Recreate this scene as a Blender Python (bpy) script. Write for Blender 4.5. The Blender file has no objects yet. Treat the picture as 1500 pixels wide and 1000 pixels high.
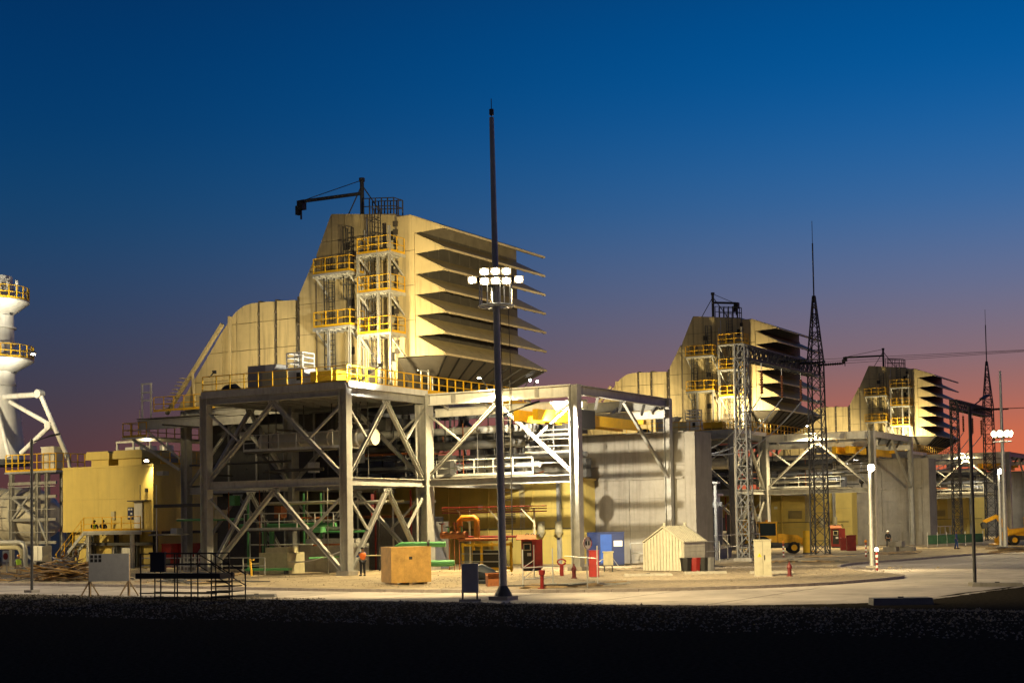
import bpy, math, random
from mathutils import Vector as V, Matrix as MX, Quaternion
random.seed(11)
R = math.radians
S = bpy.context.scene
COL = S.collection

# ------------------------------------------------------------------ camera
HC, YAW, PIT, ROL = 3.2, R(59.72), R(2.6137), R(-.9493)
cam = bpy.data.objects.new('camera', bpy.data.cameras.new('camera'))
COL.objects.link(cam)
_r = V((math.cos(YAW), -math.sin(YAW), 0))
_f = V((math.sin(YAW)*math.cos(PIT), math.cos(YAW)*math.cos(PIT), math.sin(PIT)))
_u = _r.cross(_f)
_r2 = _r*math.cos(ROL)+_u*math.sin(ROL)
_u2 = -_r*math.sin(ROL)+_u*math.cos(ROL)
cam.matrix_world = MX(((_r2.x, _u2.x, -_f.x, 0), (_r2.y, _u2.y, -_f.y, 0), (_r2.z, _u2.z, -_f.z, HC), (0, 0, 0, 1)))
cam.data.sensor_width = 36
cam.data.lens = 2160/1500*36
cam.data.shift_y = (667.2-500)/1500
cam.data.clip_end = 9000
cam.data.clip_start = .2
S.camera = cam

# ------------------------------------------------------------------ sky at dusk (afterglow on the right, blue above)
wd = bpy.data.worlds.new('World'); S.world = wd; wd.use_nodes = True
nt = wd.node_tree; N = nt.nodes; L = nt.links
bg = N['Background']; bg.inputs['Strength'].default_value = 1.0
tc = N.new('ShaderNodeTexCoord'); sep = N.new('ShaderNodeSeparateXYZ'); L.new(tc.outputs['Generated'], sep.inputs[0])
def lin(c): return tuple(((v/255)/12.92 if v/255 <= .04045 else ((v/255+.055)/1.055)**2.4) for v in c)+(1,)
def skyramp(stops):
    r = N.new('ShaderNodeValToRGB'); e = r.color_ramp.elements
    r.color_ramp.interpolation = 'B_SPLINE'
    while len(e) < len(stops): e.new(.5)
    for el, (p, c) in zip(e, stops): el.position = p; el.color = lin(c)
    L.new(sep.outputs[2], r.inputs[0]); return r
rl = skyramp([(0, (96, 49, 47)), (.04, (84, 56, 58)), (.09, (65, 62, 75)), (.145, (46, 65, 97)), (.2, (20, 67, 108)), (.26, (4, 59, 109)), (.34, (0, 49, 99)), (.6, (14, 38, 72)), (1, (10, 24, 48))])
rr = skyramp([(0, (238, 108, 57)), (.05, (217, 112, 75)), (.075, (178, 109, 95)), (.105, (139, 112, 116)), (.15, (106, 115, 148)), (.205, (53, 109, 166)), (.27, (0, 94, 165)), (.34, (0, 80, 147)), (.6, (18, 54, 98)), (1, (10, 24, 48))])
az = N.new('ShaderNodeVectorMath'); az.operation = 'NORMALIZE'
fl = N.new('ShaderNodeCombineXYZ'); L.new(sep.outputs[0], fl.inputs[0]); L.new(sep.outputs[1], fl.inputs[1]); L.new(fl.outputs[0], az.inputs[0])
dt = N.new('ShaderNodeVectorMath'); dt.operation = 'DOT_PRODUCT'; L.new(az.outputs[0], dt.inputs[0])
sa = YAW+R(55); dt.inputs[1].default_value = (math.sin(sa), math.cos(sa), 0)
mr = N.new('ShaderNodeMapRange'); mr.interpolation_type = 'SMOOTHSTEP'
mr.inputs[1].default_value = .25; mr.inputs[2].default_value = .95; L.new(dt.outputs['Value'], mr.inputs[0])
mxs = N.new('ShaderNodeMix'); mxs.data_type = 'RGBA'
L.new(mr.outputs[0], mxs.inputs[0]); L.new(rl.outputs[0], mxs.inputs[6]); L.new(rr.outputs[0], mxs.inputs[7])
rb = skyramp([(0, (92, 80, 78)), (.1, (96, 84, 84)), (.25, (82, 78, 84)), (.5, (46, 52, 66)), (1, (16, 28, 50))])   # the greyer side away from the afterglow
mr2 = N.new('ShaderNodeMapRange'); mr2.interpolation_type = 'SMOOTHSTEP'; mr2.inputs[1].default_value = .1; mr2.inputs[2].default_value = -.6; L.new(dt.outputs['Value'], mr2.inputs[0])
mxb = N.new('ShaderNodeMix'); mxb.data_type = 'RGBA'; L.new(mr2.outputs[0], mxb.inputs[0]); L.new(mxs.outputs[2], mxb.inputs[6]); L.new(rb.outputs[0], mxb.inputs[7])
L.new(mxb.outputs[2], bg.inputs[0])

S.view_settings.view_transform = 'Standard'; S.view_settings.look = 'None'
S.view_settings.exposure = 0.0; S.view_settings.gamma = 1.0
S.view_settings.use_curve_mapping = False
S.cycles.use_denoising = True
S.cycles.sample_clamp_indirect = 4.0
S.cycles.max_bounces = 5

# ------------------------------------------------------------------ materials
MATS = {}
def mat(name, rgb, rough=.65, metal=0., var=.18, scale=1.2, bump=0., bscale=12., grime=0., emit=None, estr=0., alpha=1., trans=0., stain=0.):
    m = bpy.data.materials.new(name); m.use_nodes = True; MATS[name] = m
    n = m.node_tree.nodes; l = m.node_tree.links; p = n['Principled BSDF']
    p.inputs['Roughness'].default_value = rough; p.inputs['Metallic'].default_value = metal
    p.inputs['Base Color'].default_value = (*rgb, 1)
    if emit:
        p.inputs['Emission Color'].default_value = (*emit, 1); p.inputs['Emission Strength'].default_value = estr
        return m
    if trans: p.inputs['Transmission Weight'].default_value = trans
    g = n.new('ShaderNodeNewGeometry')
    if var > 0:
        t = n.new('ShaderNodeTexNoise'); t.inputs['Scale'].default_value = scale; t.inputs['Detail'].default_value = 6; t.inputs['Roughness'].default_value = .65
        l.new(g.outputs['Position'], t.inputs['Vector'])
        mr = n.new('ShaderNodeMapRange'); mr.inputs[1].default_value = .3; mr.inputs[2].default_value = .7
        mr.inputs[3].default_value = 1-var; mr.inputs[4].default_value = 1+var*.6; l.new(t.outputs[0], mr.inputs[0])
        mx = n.new('ShaderNodeMix'); mx.data_type = 'RGBA'; mx.blend_type = 'MULTIPLY'; mx.inputs[0].default_value = 1
        mx.inputs[6].default_value = (*rgb, 1); cb = n.new('ShaderNodeCombineColor')
        for i in range(3): l.new(mr.outputs[0], cb.inputs[i])
        l.new(cb.outputs[0], mx.inputs[7]); last = mx.outputs[2]
        if stain > 0:                                    # oil and dirt blotches
            t3 = n.new('ShaderNodeTexNoise'); t3.inputs['Scale'].default_value = .55; t3.inputs['Detail'].default_value = 7; t3.inputs['Roughness'].default_value = .7; t3.inputs['Distortion'].default_value = .6; l.new(g.outputs['Position'], t3.inputs['Vector'])
            m3_ = n.new('ShaderNodeMapRange'); m3_.inputs[1].default_value = .54; m3_.inputs[2].default_value = .68; m3_.inputs[3].default_value = 0; m3_.inputs[4].default_value = stain; l.new(t3.outputs[0], m3_.inputs[0])
            mg3 = n.new('ShaderNodeMix'); mg3.data_type = 'RGBA'; l.new(m3_.outputs[0], mg3.inputs[0]); l.new(last, mg3.inputs[6]); mg3.inputs[7].default_value = (.14, .11, .08, 1); last = mg3.outputs[2]
        if grime > 0:                                    # rain streaks and stains with a shape of their own
            mp = n.new('ShaderNodeMapping'); mp.inputs['Scale'].default_value = (3.2, 3.2, .22); l.new(g.outputs['Position'], mp.inputs[0])
            t2 = n.new('ShaderNodeTexNoise'); t2.inputs['Scale'].default_value = 1.0; t2.inputs['Detail'].default_value = 5; l.new(mp.outputs[0], t2.inputs['Vector'])
            m2 = n.new('ShaderNodeMapRange'); m2.inputs[1].default_value = .5; m2.inputs[2].default_value = .72; m2.inputs[3].default_value = 0; m2.inputs[4].default_value = grime; l.new(t2.outputs[0], m2.inputs[0])
            mg = n.new('ShaderNodeMix'); mg.data_type = 'RGBA'; l.new(m2.outputs[0], mg.inputs[0]); l.new(last, mg.inputs[6]); mg.inputs[7].default_value = (.10, .08, .06, 1); last = mg.outputs[2]
        l.new(last, p.inputs['Base Color'])
        r2 = n.new('ShaderNodeMapRange'); r2.inputs[3].default_value = max(.05, rough-.12); r2.inputs[4].default_value = min(1, rough+.15); l.new(t.outputs[0], r2.inputs[0]); l.new(r2.outputs[0], p.inputs['Roughness'])
    if bump > 0:
        tb = n.new('ShaderNodeTexNoise'); tb.inputs['Scale'].default_value = bscale; tb.inputs['Detail'].default_value = 4; l.new(g.outputs['Position'], tb.inputs['Vector'])
        b = n.new('ShaderNodeBump'); b.inputs['Strength'].default_value = bump; b.inputs['Distance'].default_value = .05; l.new(tb.outputs[0], b.inputs['Height']); l.new(b.outputs[0], p.inputs['Normal'])
    return m
mat('panel', (.56, .465, .255), .5, var=.13, scale=.8, grime=.42, bump=.2, bscale=1.4)
mat('panel_dark', (.19, .165, .125), .6, var=.25, scale=1.5)
mat('seam', (.07, .06, .05), .8)
mat('yellow_wall', (.66, .52, .15), .55, var=.08, scale=.9, grime=.1, bump=.12, bscale=2.)
mat('safety', (.80, .47, .015), .45, var=.15, scale=3)
mat('steel', (.40, .40, .385), .5, .15, var=.2, scale=2.5, grime=.25)
mat('galv', (.55, .56, .55), .4, .35, var=.2, scale=4)
mat('dark_steel', (.07, .07, .07), .6, .2, var=.3, scale=3)
mat('white', (.74, .74, .70), .5, var=.12, scale=2, grime=.2)
mat('stack_white', (.66, .63, .53), .5, var=.12, scale=1.2, grime=.25)
mat('concrete', (.34, .32, .285), .9, var=.22, scale=.7, grime=.35, bump=.25, bscale=6)
mat('grating', (.16, .15, .13), .7, .2, var=.3, scale=5)
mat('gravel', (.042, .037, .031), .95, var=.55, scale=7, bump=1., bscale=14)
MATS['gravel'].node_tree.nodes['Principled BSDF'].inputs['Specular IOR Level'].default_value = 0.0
mat('yard', (.44, .35, .22), .95, stain=.6, var=.42, scale=.6, bump=.7, bscale=9)
mat('road', (.47, .42, .385), .85, stain=.55, var=.32, scale=.35, bump=.2, bscale=30)
mat('kerb', (.40, .35, .32), .9, var=.25, scale=3, bump=.3, bscale=20)
mat('island', (.30, .245, .18), .95, stain=.45, var=.5, scale=4.5, bump=1., bscale=11)
mat('wood', (.46, .27, .07), .7, var=.35, scale=2.5, bump=.2, bscale=20)
mat('plank', (.42, .30, .17), .8, var=.45, scale=3, bump=.3, bscale=18)
mat('red', (.24, .013, .012), .45, var=.2, scale=3)
mat('rust', (.28, .09, .025), .7, var=.35, scale=4)
mat('blue', (.008, .022, .10), .4, var=.2, scale=2)
mat('green', (.10, .36, .13), .45, var=.15, scale=3)
mat('black', (.012, .012, .013), .6, var=.3, scale=4)
mat('navy', (.012, .02, .035), .6, var=.3, scale=4)
mat('board', (.16, .16, .17), .8, var=.2, scale=4)
mat('cream', (.50, .46, .30), .6, var=.15, scale=3, grime=.2)
mat('orange', (.75, .26, .012), .45, var=.2, scale=3)
mat('machine', (.78, .40, .01), .4, var=.2, scale=3, grime=.25)
mat('tyre', (.018, .017, .016), .9, var=.4, scale=6)
mat('glass', (.02, .03, .035), .08, var=0)
mat('red_white', (.75, .72, .68), .5, var=.1)
mat('skin', (.28, .15, .09), .6, var=.1)
mat('hivis', (.45, .75, .05), .7, var=.12, scale=8)
mat('hivis_orange', (.9, .2, .03), .7, var=.12, scale=8)
mat('cloth_dark', (.018, .02, .03), .9, var=.3, scale=9)
mat('cloth_blue', (.025, .06, .22), .9, var=.25, scale=9)
mat('cloth_tan', (.30, .22, .13), .9, var=.25, scale=9)
mat('cloth_grey', (.16, .16, .17), .9, var=.25, scale=9)
mat('helmet', (.75, .32, .02), .35, var=.05)
mat('helmet_white', (.75, .75, .72), .35, var=.05)
mat('lamp', (1, 1, 1), emit=(1, .86, .56), estr=90)
mat('lamp_white', (1, 1, 1), emit=(1, .93, .78), estr=60)
mat('lamp_dim', (1, 1, 1), emit=(1, .72, .35), estr=14)
mat('grey_paint', (.34, .34, .345), .7, var=.12, scale=4)
mat('mesh_green', (.03, .10, .05), .8, var=.4, scale=3)
mat('grit', (.30, .25, .18), .95, var=.5, scale=5)
mat('stone', (.26, .22, .17), .9, var=.5, scale=9)
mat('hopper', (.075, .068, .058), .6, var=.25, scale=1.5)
mat('lamp_bowl', (1, 1, 1), emit=(1, .80, .40), estr=2.2)
mat('lamp_bowl_edge', (1, 1, 1), emit=(1, .70, .28), estr=.8)
mat('lattice', (.17, .17, .165), .55, .2, var=.25, scale=3)
mat('shed', (.66, .64, .54), .55, var=.15, scale=3, grime=.2)
mat('cab_grey', (.34, .32, .24), .6, var=.15, scale=3, grime=.15)
mat('maroon', (.11, .010, .012), .5, var=.2, scale=5)
mat('blue_lit', (.015, .075, .36), .4, var=.15, scale=2)
mat('porcelain', (.25, .10, .05), .25, var=.1)

# ------------------------------------------------------------------ building helpers
WM = {}
def link(o, parent, world):
    COL.objects.link(o)
    if parent is not None:
        o.parent = parent; o.matrix_parent_inverse = WM[parent.name].inverted()
    o.matrix_basis = world; WM[o.name] = world.copy()
    return o
def tag(o, label, cat, group=None):
    o['label'] = label; o['category'] = cat
    if group: o['group'] = group
    return o
def thing(name, label, cat, loc, group=None):
    o = bpy.data.objects.new(name, None); o.empty_display_size = .2
    link(o, None, MX.Translation(V(loc))); return tag(o, label, cat, group)
def struct(o, kind='structure'): o['kind'] = kind; return o
I4 = MX.Identity(4)
class MB:
    def __init__(s): s.v = []; s.f = []; s.m = []; s.mi = 0
    def poly(s, pts):
        k = len(s.v); s.v += [tuple(p) for p in pts]; s.f.append(tuple(range(k, k+len(pts)))); s.m.append(s.mi)
    def box(s, a, b):
        x0, y0, z0 = a; x1, y1, z1 = b; k = len(s.v)
        s.v += [(x0, y0, z0), (x1, y0, z0), (x1, y1, z0), (x0, y1, z0), (x0, y0, z1), (x1, y0, z1), (x1, y1, z1), (x0, y1, z1)]
        for q in ((0, 3, 2, 1), (4, 5, 6, 7), (0, 1, 5, 4), (1, 2, 6, 5), (2, 3, 7, 6), (3, 0, 4, 7)): s.f.append(tuple(k+i for i in q)); s.m.append(s.mi)
    def bar(s, p, q, w, h=None, n=4):
        p = V(p); q = V(q); h = h or w; d = (q-p); 
        if d.length < 1e-6: return
        d.normalize(); up = V((0, 0, 1)) if abs(d.z) < .95 else V((1, 0, 0))
        a = d.cross(up).normalized(); b = a.cross(d)
        if n == 4: ring = [(-w/2, -h/2), (w/2, -h/2), (w/2, h/2), (-w/2, h/2)]
        else: ring = [(w/2*math.cos(2*math.pi*i/n), h/2*math.sin(2*math.pi*i/n)) for i in range(n)]
        k = len(s.v); n = len(ring)
        for c in (p, q):
            for x, y in ring: s.v.append(tuple(c+a*x+b*y))
        for i in range(n): j = (i+1) % n; s.f.append((k+i, k+j, k+n+j, k+n+i)); s.m.append(s.mi)
        s.f.append(tuple(k+i for i in reversed(range(n)))); s.f.append(tuple(k+n+i for i in range(n))); s.m += [s.mi]*2
    def tube(s, pts, r, n=10):
        rs = r if isinstance(r, (list, tuple)) else [r]*len(pts); pts = [V(p) for p in pts]; k0 = len(s.v); ref = None
        for i, p in enumerate(pts):
            d = (pts[min(i+1, len(pts)-1)]-pts[max(i-1, 0)]).normalized()
            if ref is None: ref = V((0, 0, 1)) if abs(d.z) < .9 else V((1, 0, 0))
            a = d.cross(ref).normalized(); b = a.cross(d).normalized(); ref = b
            for j in range(n):
                t = 2*math.pi*j/n; s.v.append(tuple(p+(a*math.cos(t)+b*math.sin(t))*rs[i]))
        for i in range(len(pts)-1):
            for j in range(n):
                a0 = k0+i*n+j; a1 = k0+i*n+(j+1) % n; s.f.append((a0, a1, a1+n, a0+n)); s.m.append(s.mi)
        s.f.append(tuple(k0+j for j in reversed(range(n)))); s.f.append(tuple(k0+(len(pts)-1)*n+j for j in range(n))); s.m += [s.mi]*2
    def prism(s, pts, d):
        d = V(d); n = len(pts); k = len(s.v); pts = [V(p) for p in pts]
        s.v += [tuple(p) for p in pts]+[tuple(p+d) for p in pts]
        s.f.append(tuple(k+i for i in range(n))); s.f.append(tuple(k+n+i for i in reversed(range(n)))); s.m += [s.mi]*2
        for i in range(n): j = (i+1) % n; s.f.append((k+i, k+n+i, k+n+j, k+j)); s.m.append(s.mi)
    def mesh(s, name, mats, smooth=False):
        me = bpy.data.meshes.new(name); me.from_pydata(s.v, [], s.f)
        for mm in (mats if isinstance(mats, (list, tuple)) else [mats]): me.materials.append(MATS[mm])
        for p, i in zip(me.polygons, s.m): p.material_index = i; p.use_smooth = smooth
        import bmesh
        b = bmesh.new(); b.from_mesh(me); bmesh.ops.recalc_face_normals(b, faces=b.faces); b.to_mesh(me); b.free()
        if smooth: me.set_sharp_from_angle(angle=R(40))
        return me
    def build(s, name, mats, parent=None, smooth=False, world=I4):
        return link(bpy.data.objects.new(name, s.mesh(name, mats, smooth)), parent, world)
_cache = {}
def unit(kind, m):
    k = (kind, m)
    if k not in _cache:
        b = MB()
        if kind == 'box':                                   # unit cube with a small chamfer
            b.box((-.5, -.5, -.5), (.5, .5, .5))
        elif kind == 'h':                                   # H section, web across local x, unit length on z
            t, w = .09, .07
            pts = [(-.5, -.5), (.5, -.5), (.5, -.5+t), (w/2, -.5+t), (w/2, .5-t), (.5, .5-t), (.5, .5), (-.5, .5), (-.5, .5-t), (-w/2, .5-t), (-w/2, -.5+t), (-.5, -.5+t)]
            # built from three boxes so every face is convex
            b.box((-.5, -.5, -.5), (.5, -.5+t, .5)); b.box((-.5, .5-t, -.5), (.5, .5, .5)); b.box((-w/2, -.5+t, -.5), (w/2, .5-t, .5))
        elif kind == 'tube':
            b.tube([(0, 0, -.5), (0, 0, .5)], .5, 10)
        elif kind == 'tube6':
            b.tube([(0, 0, -.5), (0, 0, .5)], .5, 6)
        _cache[k] = b.mesh(kind, m, kind.startswith('tube'))
    return _cache[k]
def bar(name, p, q, w, h, m, parent=None, kind='box', up=(0, 0, 1)):
    p = V(p); q = V(q); d = q-p; ln = d.length; z = d.normalized(); upv = V(up)
    if abs(z.dot(upv)) > .97: upv = V((0, 1, 0)) if abs(z.y) < .9 else V((1, 0, 0))
    y = (upv-z*upv.dot(z)).normalized(); x = y.cross(z)
    c = (p+q)/2
    w4 = MX(((x.x*w, y.x*h, z.x*ln, c.x), (x.y*w, y.y*h, z.y*ln, c.y), (x.z*w, y.z*h, z.z*ln, c.z), (0, 0, 0, 1)))
    return link(bpy.data.objects.new(name, unit(kind, m)), parent, w4)
def box(name, a, b, m, parent=None):
    a = V(a); b = V(b); c = (a+b)/2; s = b-a
    return link(bpy.data.objects.new(name, unit('box', m)), parent, MX.Translation(c) @ MX.Diagonal((s.x, s.y, s.z, 1)))
def part(name, m, parent, fn, smooth=False):
    b = MB(); fn(b); return b.build(name, m, parent, smooth)
def guard(path, parent=None, m='safety', h=1.1, step=1.2, label=None, cat='guardrail', t=.06, toe=True, group=None, name='guardrail'):
    """handrail along a path of floor points: posts, two rails, toe board"""
    root = parent
    if label: root = thing(name, label, cat, path[0], group)
    for a, b in zip(path[:-1], path[1:]):
        a = V(a); b = V(b); n = max(1, round((b-a).length/step))
        for i in range(n+1):
            if i == n and b != V(path[-1]): continue
            c = a.lerp(b, i/n); bar('post', c, c+V((0, 0, h)), t, t, m, root)
        for z, nm in ((h, 'top_rail'), (h*.52, 'mid_rail')):
            bar(nm, a+V((0, 0, z)), b+V((0, 0, z)), t, t, m, root, 'tube6')
        if toe: bar('toe_board', a+V((0, 0, .09)), b+V((0, 0, .09)), .02, .16, m, root)
    return root
def ladder(p, q, w, parent, m='galv', along=(0, 1, 0), step=.33, t=.05, cage=False, out=(-1, 0, 0)):
    """a caged or plain ladder part with stiles and rungs, one mesh"""
    b = MB(); p = V(p); q = V(q); a = V(along)*(w/2); o = V(out)
    b.bar(p-a, q-a, t); b.bar(p+a, q+a, t)
    n = int((q-p).length/step)
    for i in range(1, n): c = p.lerp(q, i/n); b.bar(c-a, c+a, t*.7)
    if cage:
        k = int((q-p).length/.9)
        for i in range(2, k+1):
            c = p.lerp(q, i/k); pts = [c-a, c-a*1.3+o*.4, c-a*.5+o*.75, c+a*.5+o*.75, c+a*1.3+o*.4, c+a]
            for u, v in zip(pts[:-1], pts[1:]): b.bar(u, v, t*.8)
        for off in (-a*1.3+o*.4, -a*.5+o*.75, a*.5+o*.75, a*1.3+o*.4):
            b.bar(p.lerp(q, 2/k)+off, q+off, t*.7)
    return b.build('ladder', m, parent)
def spot(parent, loc, target, watts, size, blend=.6, col=(1, .84, .52), soft=.15):
    l = bpy.data.lights.new('spot_light', 'SPOT'); l.energy = watts; l.spot_size = R(size); l.spot_blend = blend; l.color = col; l.shadow_soft_size = soft
    o = bpy.data.objects.new('lamp_light', l)
    q = (V(target)-V(loc)).to_track_quat('-Z', 'Y')
    return link(o, parent, MX.Translation(V(loc)) @ q.to_matrix().to_4x4())
def point(parent, loc, watts, col=(1, .84, .52), soft=.12):
    l = bpy.data.lights.new('lamp_light', 'POINT'); l.energy = watts; l.color = col; l.shadow_soft_size = soft
    return link(bpy.data.objects.new('lamp_light', l), parent, MX.Translation(V(loc)))
def round_lamp(root, p, d, r=.27):
    p = V(p); d = V(d).normalized()
    part('housing', 'dark_steel', root, lambda b: b.tube([p-d*.42, p-d*.36, p-d*.05, p], [.08, .16, r*1.06, r*1.08], 14), True)
    part('reflector_rim', 'lamp_bowl_edge', root, lambda b: b.tube([p+d*.002, p+d*.03], [r, r*.97], 20), True)
    part('reflector', 'lamp_bowl', root, lambda b: b.tube([p+d*.031, p+d*.06], [r*.9, r*.82], 20), True)
    part('lens', 'lamp', root, lambda b: b.tube([p+d*.061, p+d*.11, p+d*.15], [r*.74, r*.6, r*.2], 18), True)
def flood(loc, target, watts, size, label, w=.5, bracket=None, cat='floodlight', m='lamp', col=(1, .84, .52), blend=.6, root=None, light='spot', name='floodlight', group=None, soft=.15):
    """a box floodlight on a yoke: housing, lens, bracket and its own light"""
    loc = V(loc); d = (V(target)-loc).normalized()
    if root is None: root = thing(name, label, cat, bracket or loc, group)
    up = V((0, 0, 1)); x = d.cross(up).normalized(); y = x.cross(d)
    def P(a, b, c): return loc+x*a+y*b+d*c
    b = MB(); h = w*.75; k = len(b.v)
    for (s, z) in ((.62, -.28*w/.5), (1, 0)):
        for (i, j) in ((-1, -1), (1, -1), (1, 1), (-1, 1)): b.v.append(tuple(P(i*w/2*s, j*h/2*s, z)))
    for q in ((0, 1, 2, 3), (0, 4, 5, 1), (1, 5, 6, 2), (2, 6, 7, 3), (3, 7, 4, 0), (4, 7, 6, 5)): b.f.append(tuple(k+i for i in q)); b.m.append(0)
    b.build('housing', 'dark_steel', root)
    e = MB(); e.poly([P(-w*.47, -h*.46, .008), P(w*.47, -h*.46, .008), P(w*.47, h*.46, .008), P(-w*.47, h*.46, .008)]); e.build('reflector', 'lamp_bowl_edge', root)
    e = MB(); e.poly([P(w*.37*math.cos(t)*1.05, h*.37*math.sin(t)*1.05, .014) for t in [i*math.pi/9 for i in range(18)]]); e.build('lens', m, root)
    if bracket: bar('bracket', bracket, loc-d*.15, .06, .06, 'dark_steel', root)
    if watts:
        if light == 'spot': spot(root, loc+d*.12, target, watts, size, blend, col, soft)
        else: point(root, loc+d*.25, watts, col)
    return root
UN = ['nearest', 'middle', 'farthest']
DX = 64.5

# ------------------------------------------------------------------ ground, road, yard, kerb
G = .12                                                     # level of the yard above the road
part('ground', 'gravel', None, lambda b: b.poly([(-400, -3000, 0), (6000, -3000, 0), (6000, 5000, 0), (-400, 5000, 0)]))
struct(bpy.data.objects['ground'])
NEAR = [(52.6, 220), (52.4, 90), (52.1, 61), (51.2, 42), (50.9, 30), (51.6, 22), (53.2, 18.2), (55.6, 15.6), (59, 14.7), (69, 13.6), (84, 12), (400, -30)]
FAR = [(60.9, 220), (60.6, 74), (59.6, 58), (58.4, 46), (58.3, 36), (60.2, 30.4), (63.4, 26), (67.4, 23.2), (72, 21.9), (76, 21.3), (78.3, 21.9), (80.5, 23.4), (85, 26.4), (91, 29.4), (98, 30.6), (108, 29.4), (124, 27.6), (170, 22), (400, -6)]
def smooth(pts, n=6):
    out = []
    for i in range(len(pts)-1):
        p0 = V(pts[max(i-1, 0)]); p1 = V(pts[i]); p2 = V(pts[i+1]); p3 = V(pts[min(i+2, len(pts)-1)])
        for k in range(n):
            t = k/n; out.append(.5*((2*p1)+(p2-p0)*t+(2*p0-5*p1+4*p2-p3)*t*t+(3*p1-p0-3*p2+p3)*t**3))
    out.append(V(pts[-1])); return out
NEARS = [V((p.x+random.gauss(0, .10), p.y+random.gauss(0, .10))) if 10 < p.y < 80 else p for p in smooth(NEAR, 26)]; FARS = smooth(FAR, 6)
def strip(b, A, B, z):
    poly = [(p.x, p.y, z) for p in A]+[(p.x, p.y, z) for p in reversed(B)]; b.poly(poly)
struct(part('road', 'road', None, lambda b: strip(b, NEARS, FARS, .006)))
struct(part('yard', 'yard', None, lambda b: b.poly([(p.x, p.y, G) for p in FARS]+[(6000, -6, G), (6000, 5000, G), (60.9, 5000, G)])))
isl = [p for p in FARS if 20 < p.y < 40 and p.x < 90]
struct(part('gravel_verge', 'island', None, lambda b: b.poly([(p.x+.1, p.y+.1, G+.006) for p in isl]+[(93, 33, G+.006), (90, 41.5, G+.006), (74, 41.5, G+.006), (66, 39, G+.006)])))
rd = bpy.data.objects['road']
for k in range(16):
    y = 22+k*5.2; a = min(NEARS, key=lambda p: abs(p.y-y)+(100 if p.x > 60 else 0)); b = min(FARS, key=lambda p: abs(p.y-y)+(100 if p.x > 66 else 0)); bar('joint', (a.x+.3, a.y, .008), (b.x-.12, a.y+.3, .008), .035, .006, 'seam', rd)
for k in range(9):
    x = 70+k*7; bar('joint', (x, 14.0 if x < 80 else 12.5, .008), (x+.4, 21.2 if x < 78 else 23.5, .008), .035, .006, 'seam', rd)
# kerb of single concrete stones along the far edge of the road
kerb = struct(link(bpy.data.objects.new('kerb', None), None, MX.Translation((58.4, 40, 0))))
acc = []; cur = None
for a, b in zip(FARS[:-1], FARS[1:]):
    if a.y > 84 or a.x > 150: continue
    n = max(1, int((b-a).length/.25))
    for k in range(n): acc.append(a.lerp(b, k/n))
i = 0
while i < len(acc)-2:
    j = i
    while j < len(acc)-1 and (acc[j]-acc[i]).length < 1.0: j += 1
    a, b = acc[i], acc[j]; d = (b-a).normalized()*.012; w = random.uniform(-.008, .008)
    bar('kerb_stone', (a.x+d.x, a.y+d.y, .075+w), (b.x-d.x, b.y-d.y, .075+w), .17, .15, 'kerb', kerb); i = j

# loose stones on the near gravel (too many to count)
def stones(b):
    for _ in range(11000):
        t = random.random(); x = 52.2-13*t**1.7; y = random.uniform(4, 62) if random.random() < .9 else random.uniform(-5, 80)
        if x > 51.2 and y < 40: x -= 1.2
        r = random.uniform(.015, .055)*(1 if random.random() < .96 else 1.8); k = len(b.v); a0 = random.random()*6
        for i in range(4): b.v.append((x+r*math.cos(a0+i*1.57)*random.uniform(.7, 1.3), y+r*math.sin(a0+i*1.57)*random.uniform(.7, 1.3), 0))
        b.v.append((x, y, r*random.uniform(.7, 1.3)))
        for i in range(4): b.f.append((k+i, k+(i+1) % 4, k+4)); b.m.append(0)
def grit(b):
    for _ in range(7000):
        x = random.uniform(58.5, 92); y = random.uniform(22, 84) if random.random() < .5 else random.uniform(24, 46)
        if x < 60.5+max(0, 34-y)*1.2: continue
        r = random.uniform(.012, .05)*(1 if random.random() < .97 else 2.2); k = len(b.v); a0 = random.random()*6
        for i in range(4): b.v.append((x+r*math.cos(a0+i*1.57)*random.uniform(.7, 1.3), y+r*math.sin(a0+i*1.57)*random.uniform(.7, 1.3), G))
        b.v.append((x, y, G+r*random.uniform(.5, 1.1)))
        for i in range(4): b.f.append((k+i, k+(i+1) % 4, k+4)); b.m.append(0)
gs = part('loose_rubble', 'grit', None, grit); gs['kind'] = 'stuff'; gs['label'] = 'small rubble and stones strewn over the lit yard'
st = part('loose_gravel', 'stone', None, stones); st['kind'] = 'stuff'; st['label'] = 'loose dark gravel stones across the unlit foreground'

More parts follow.
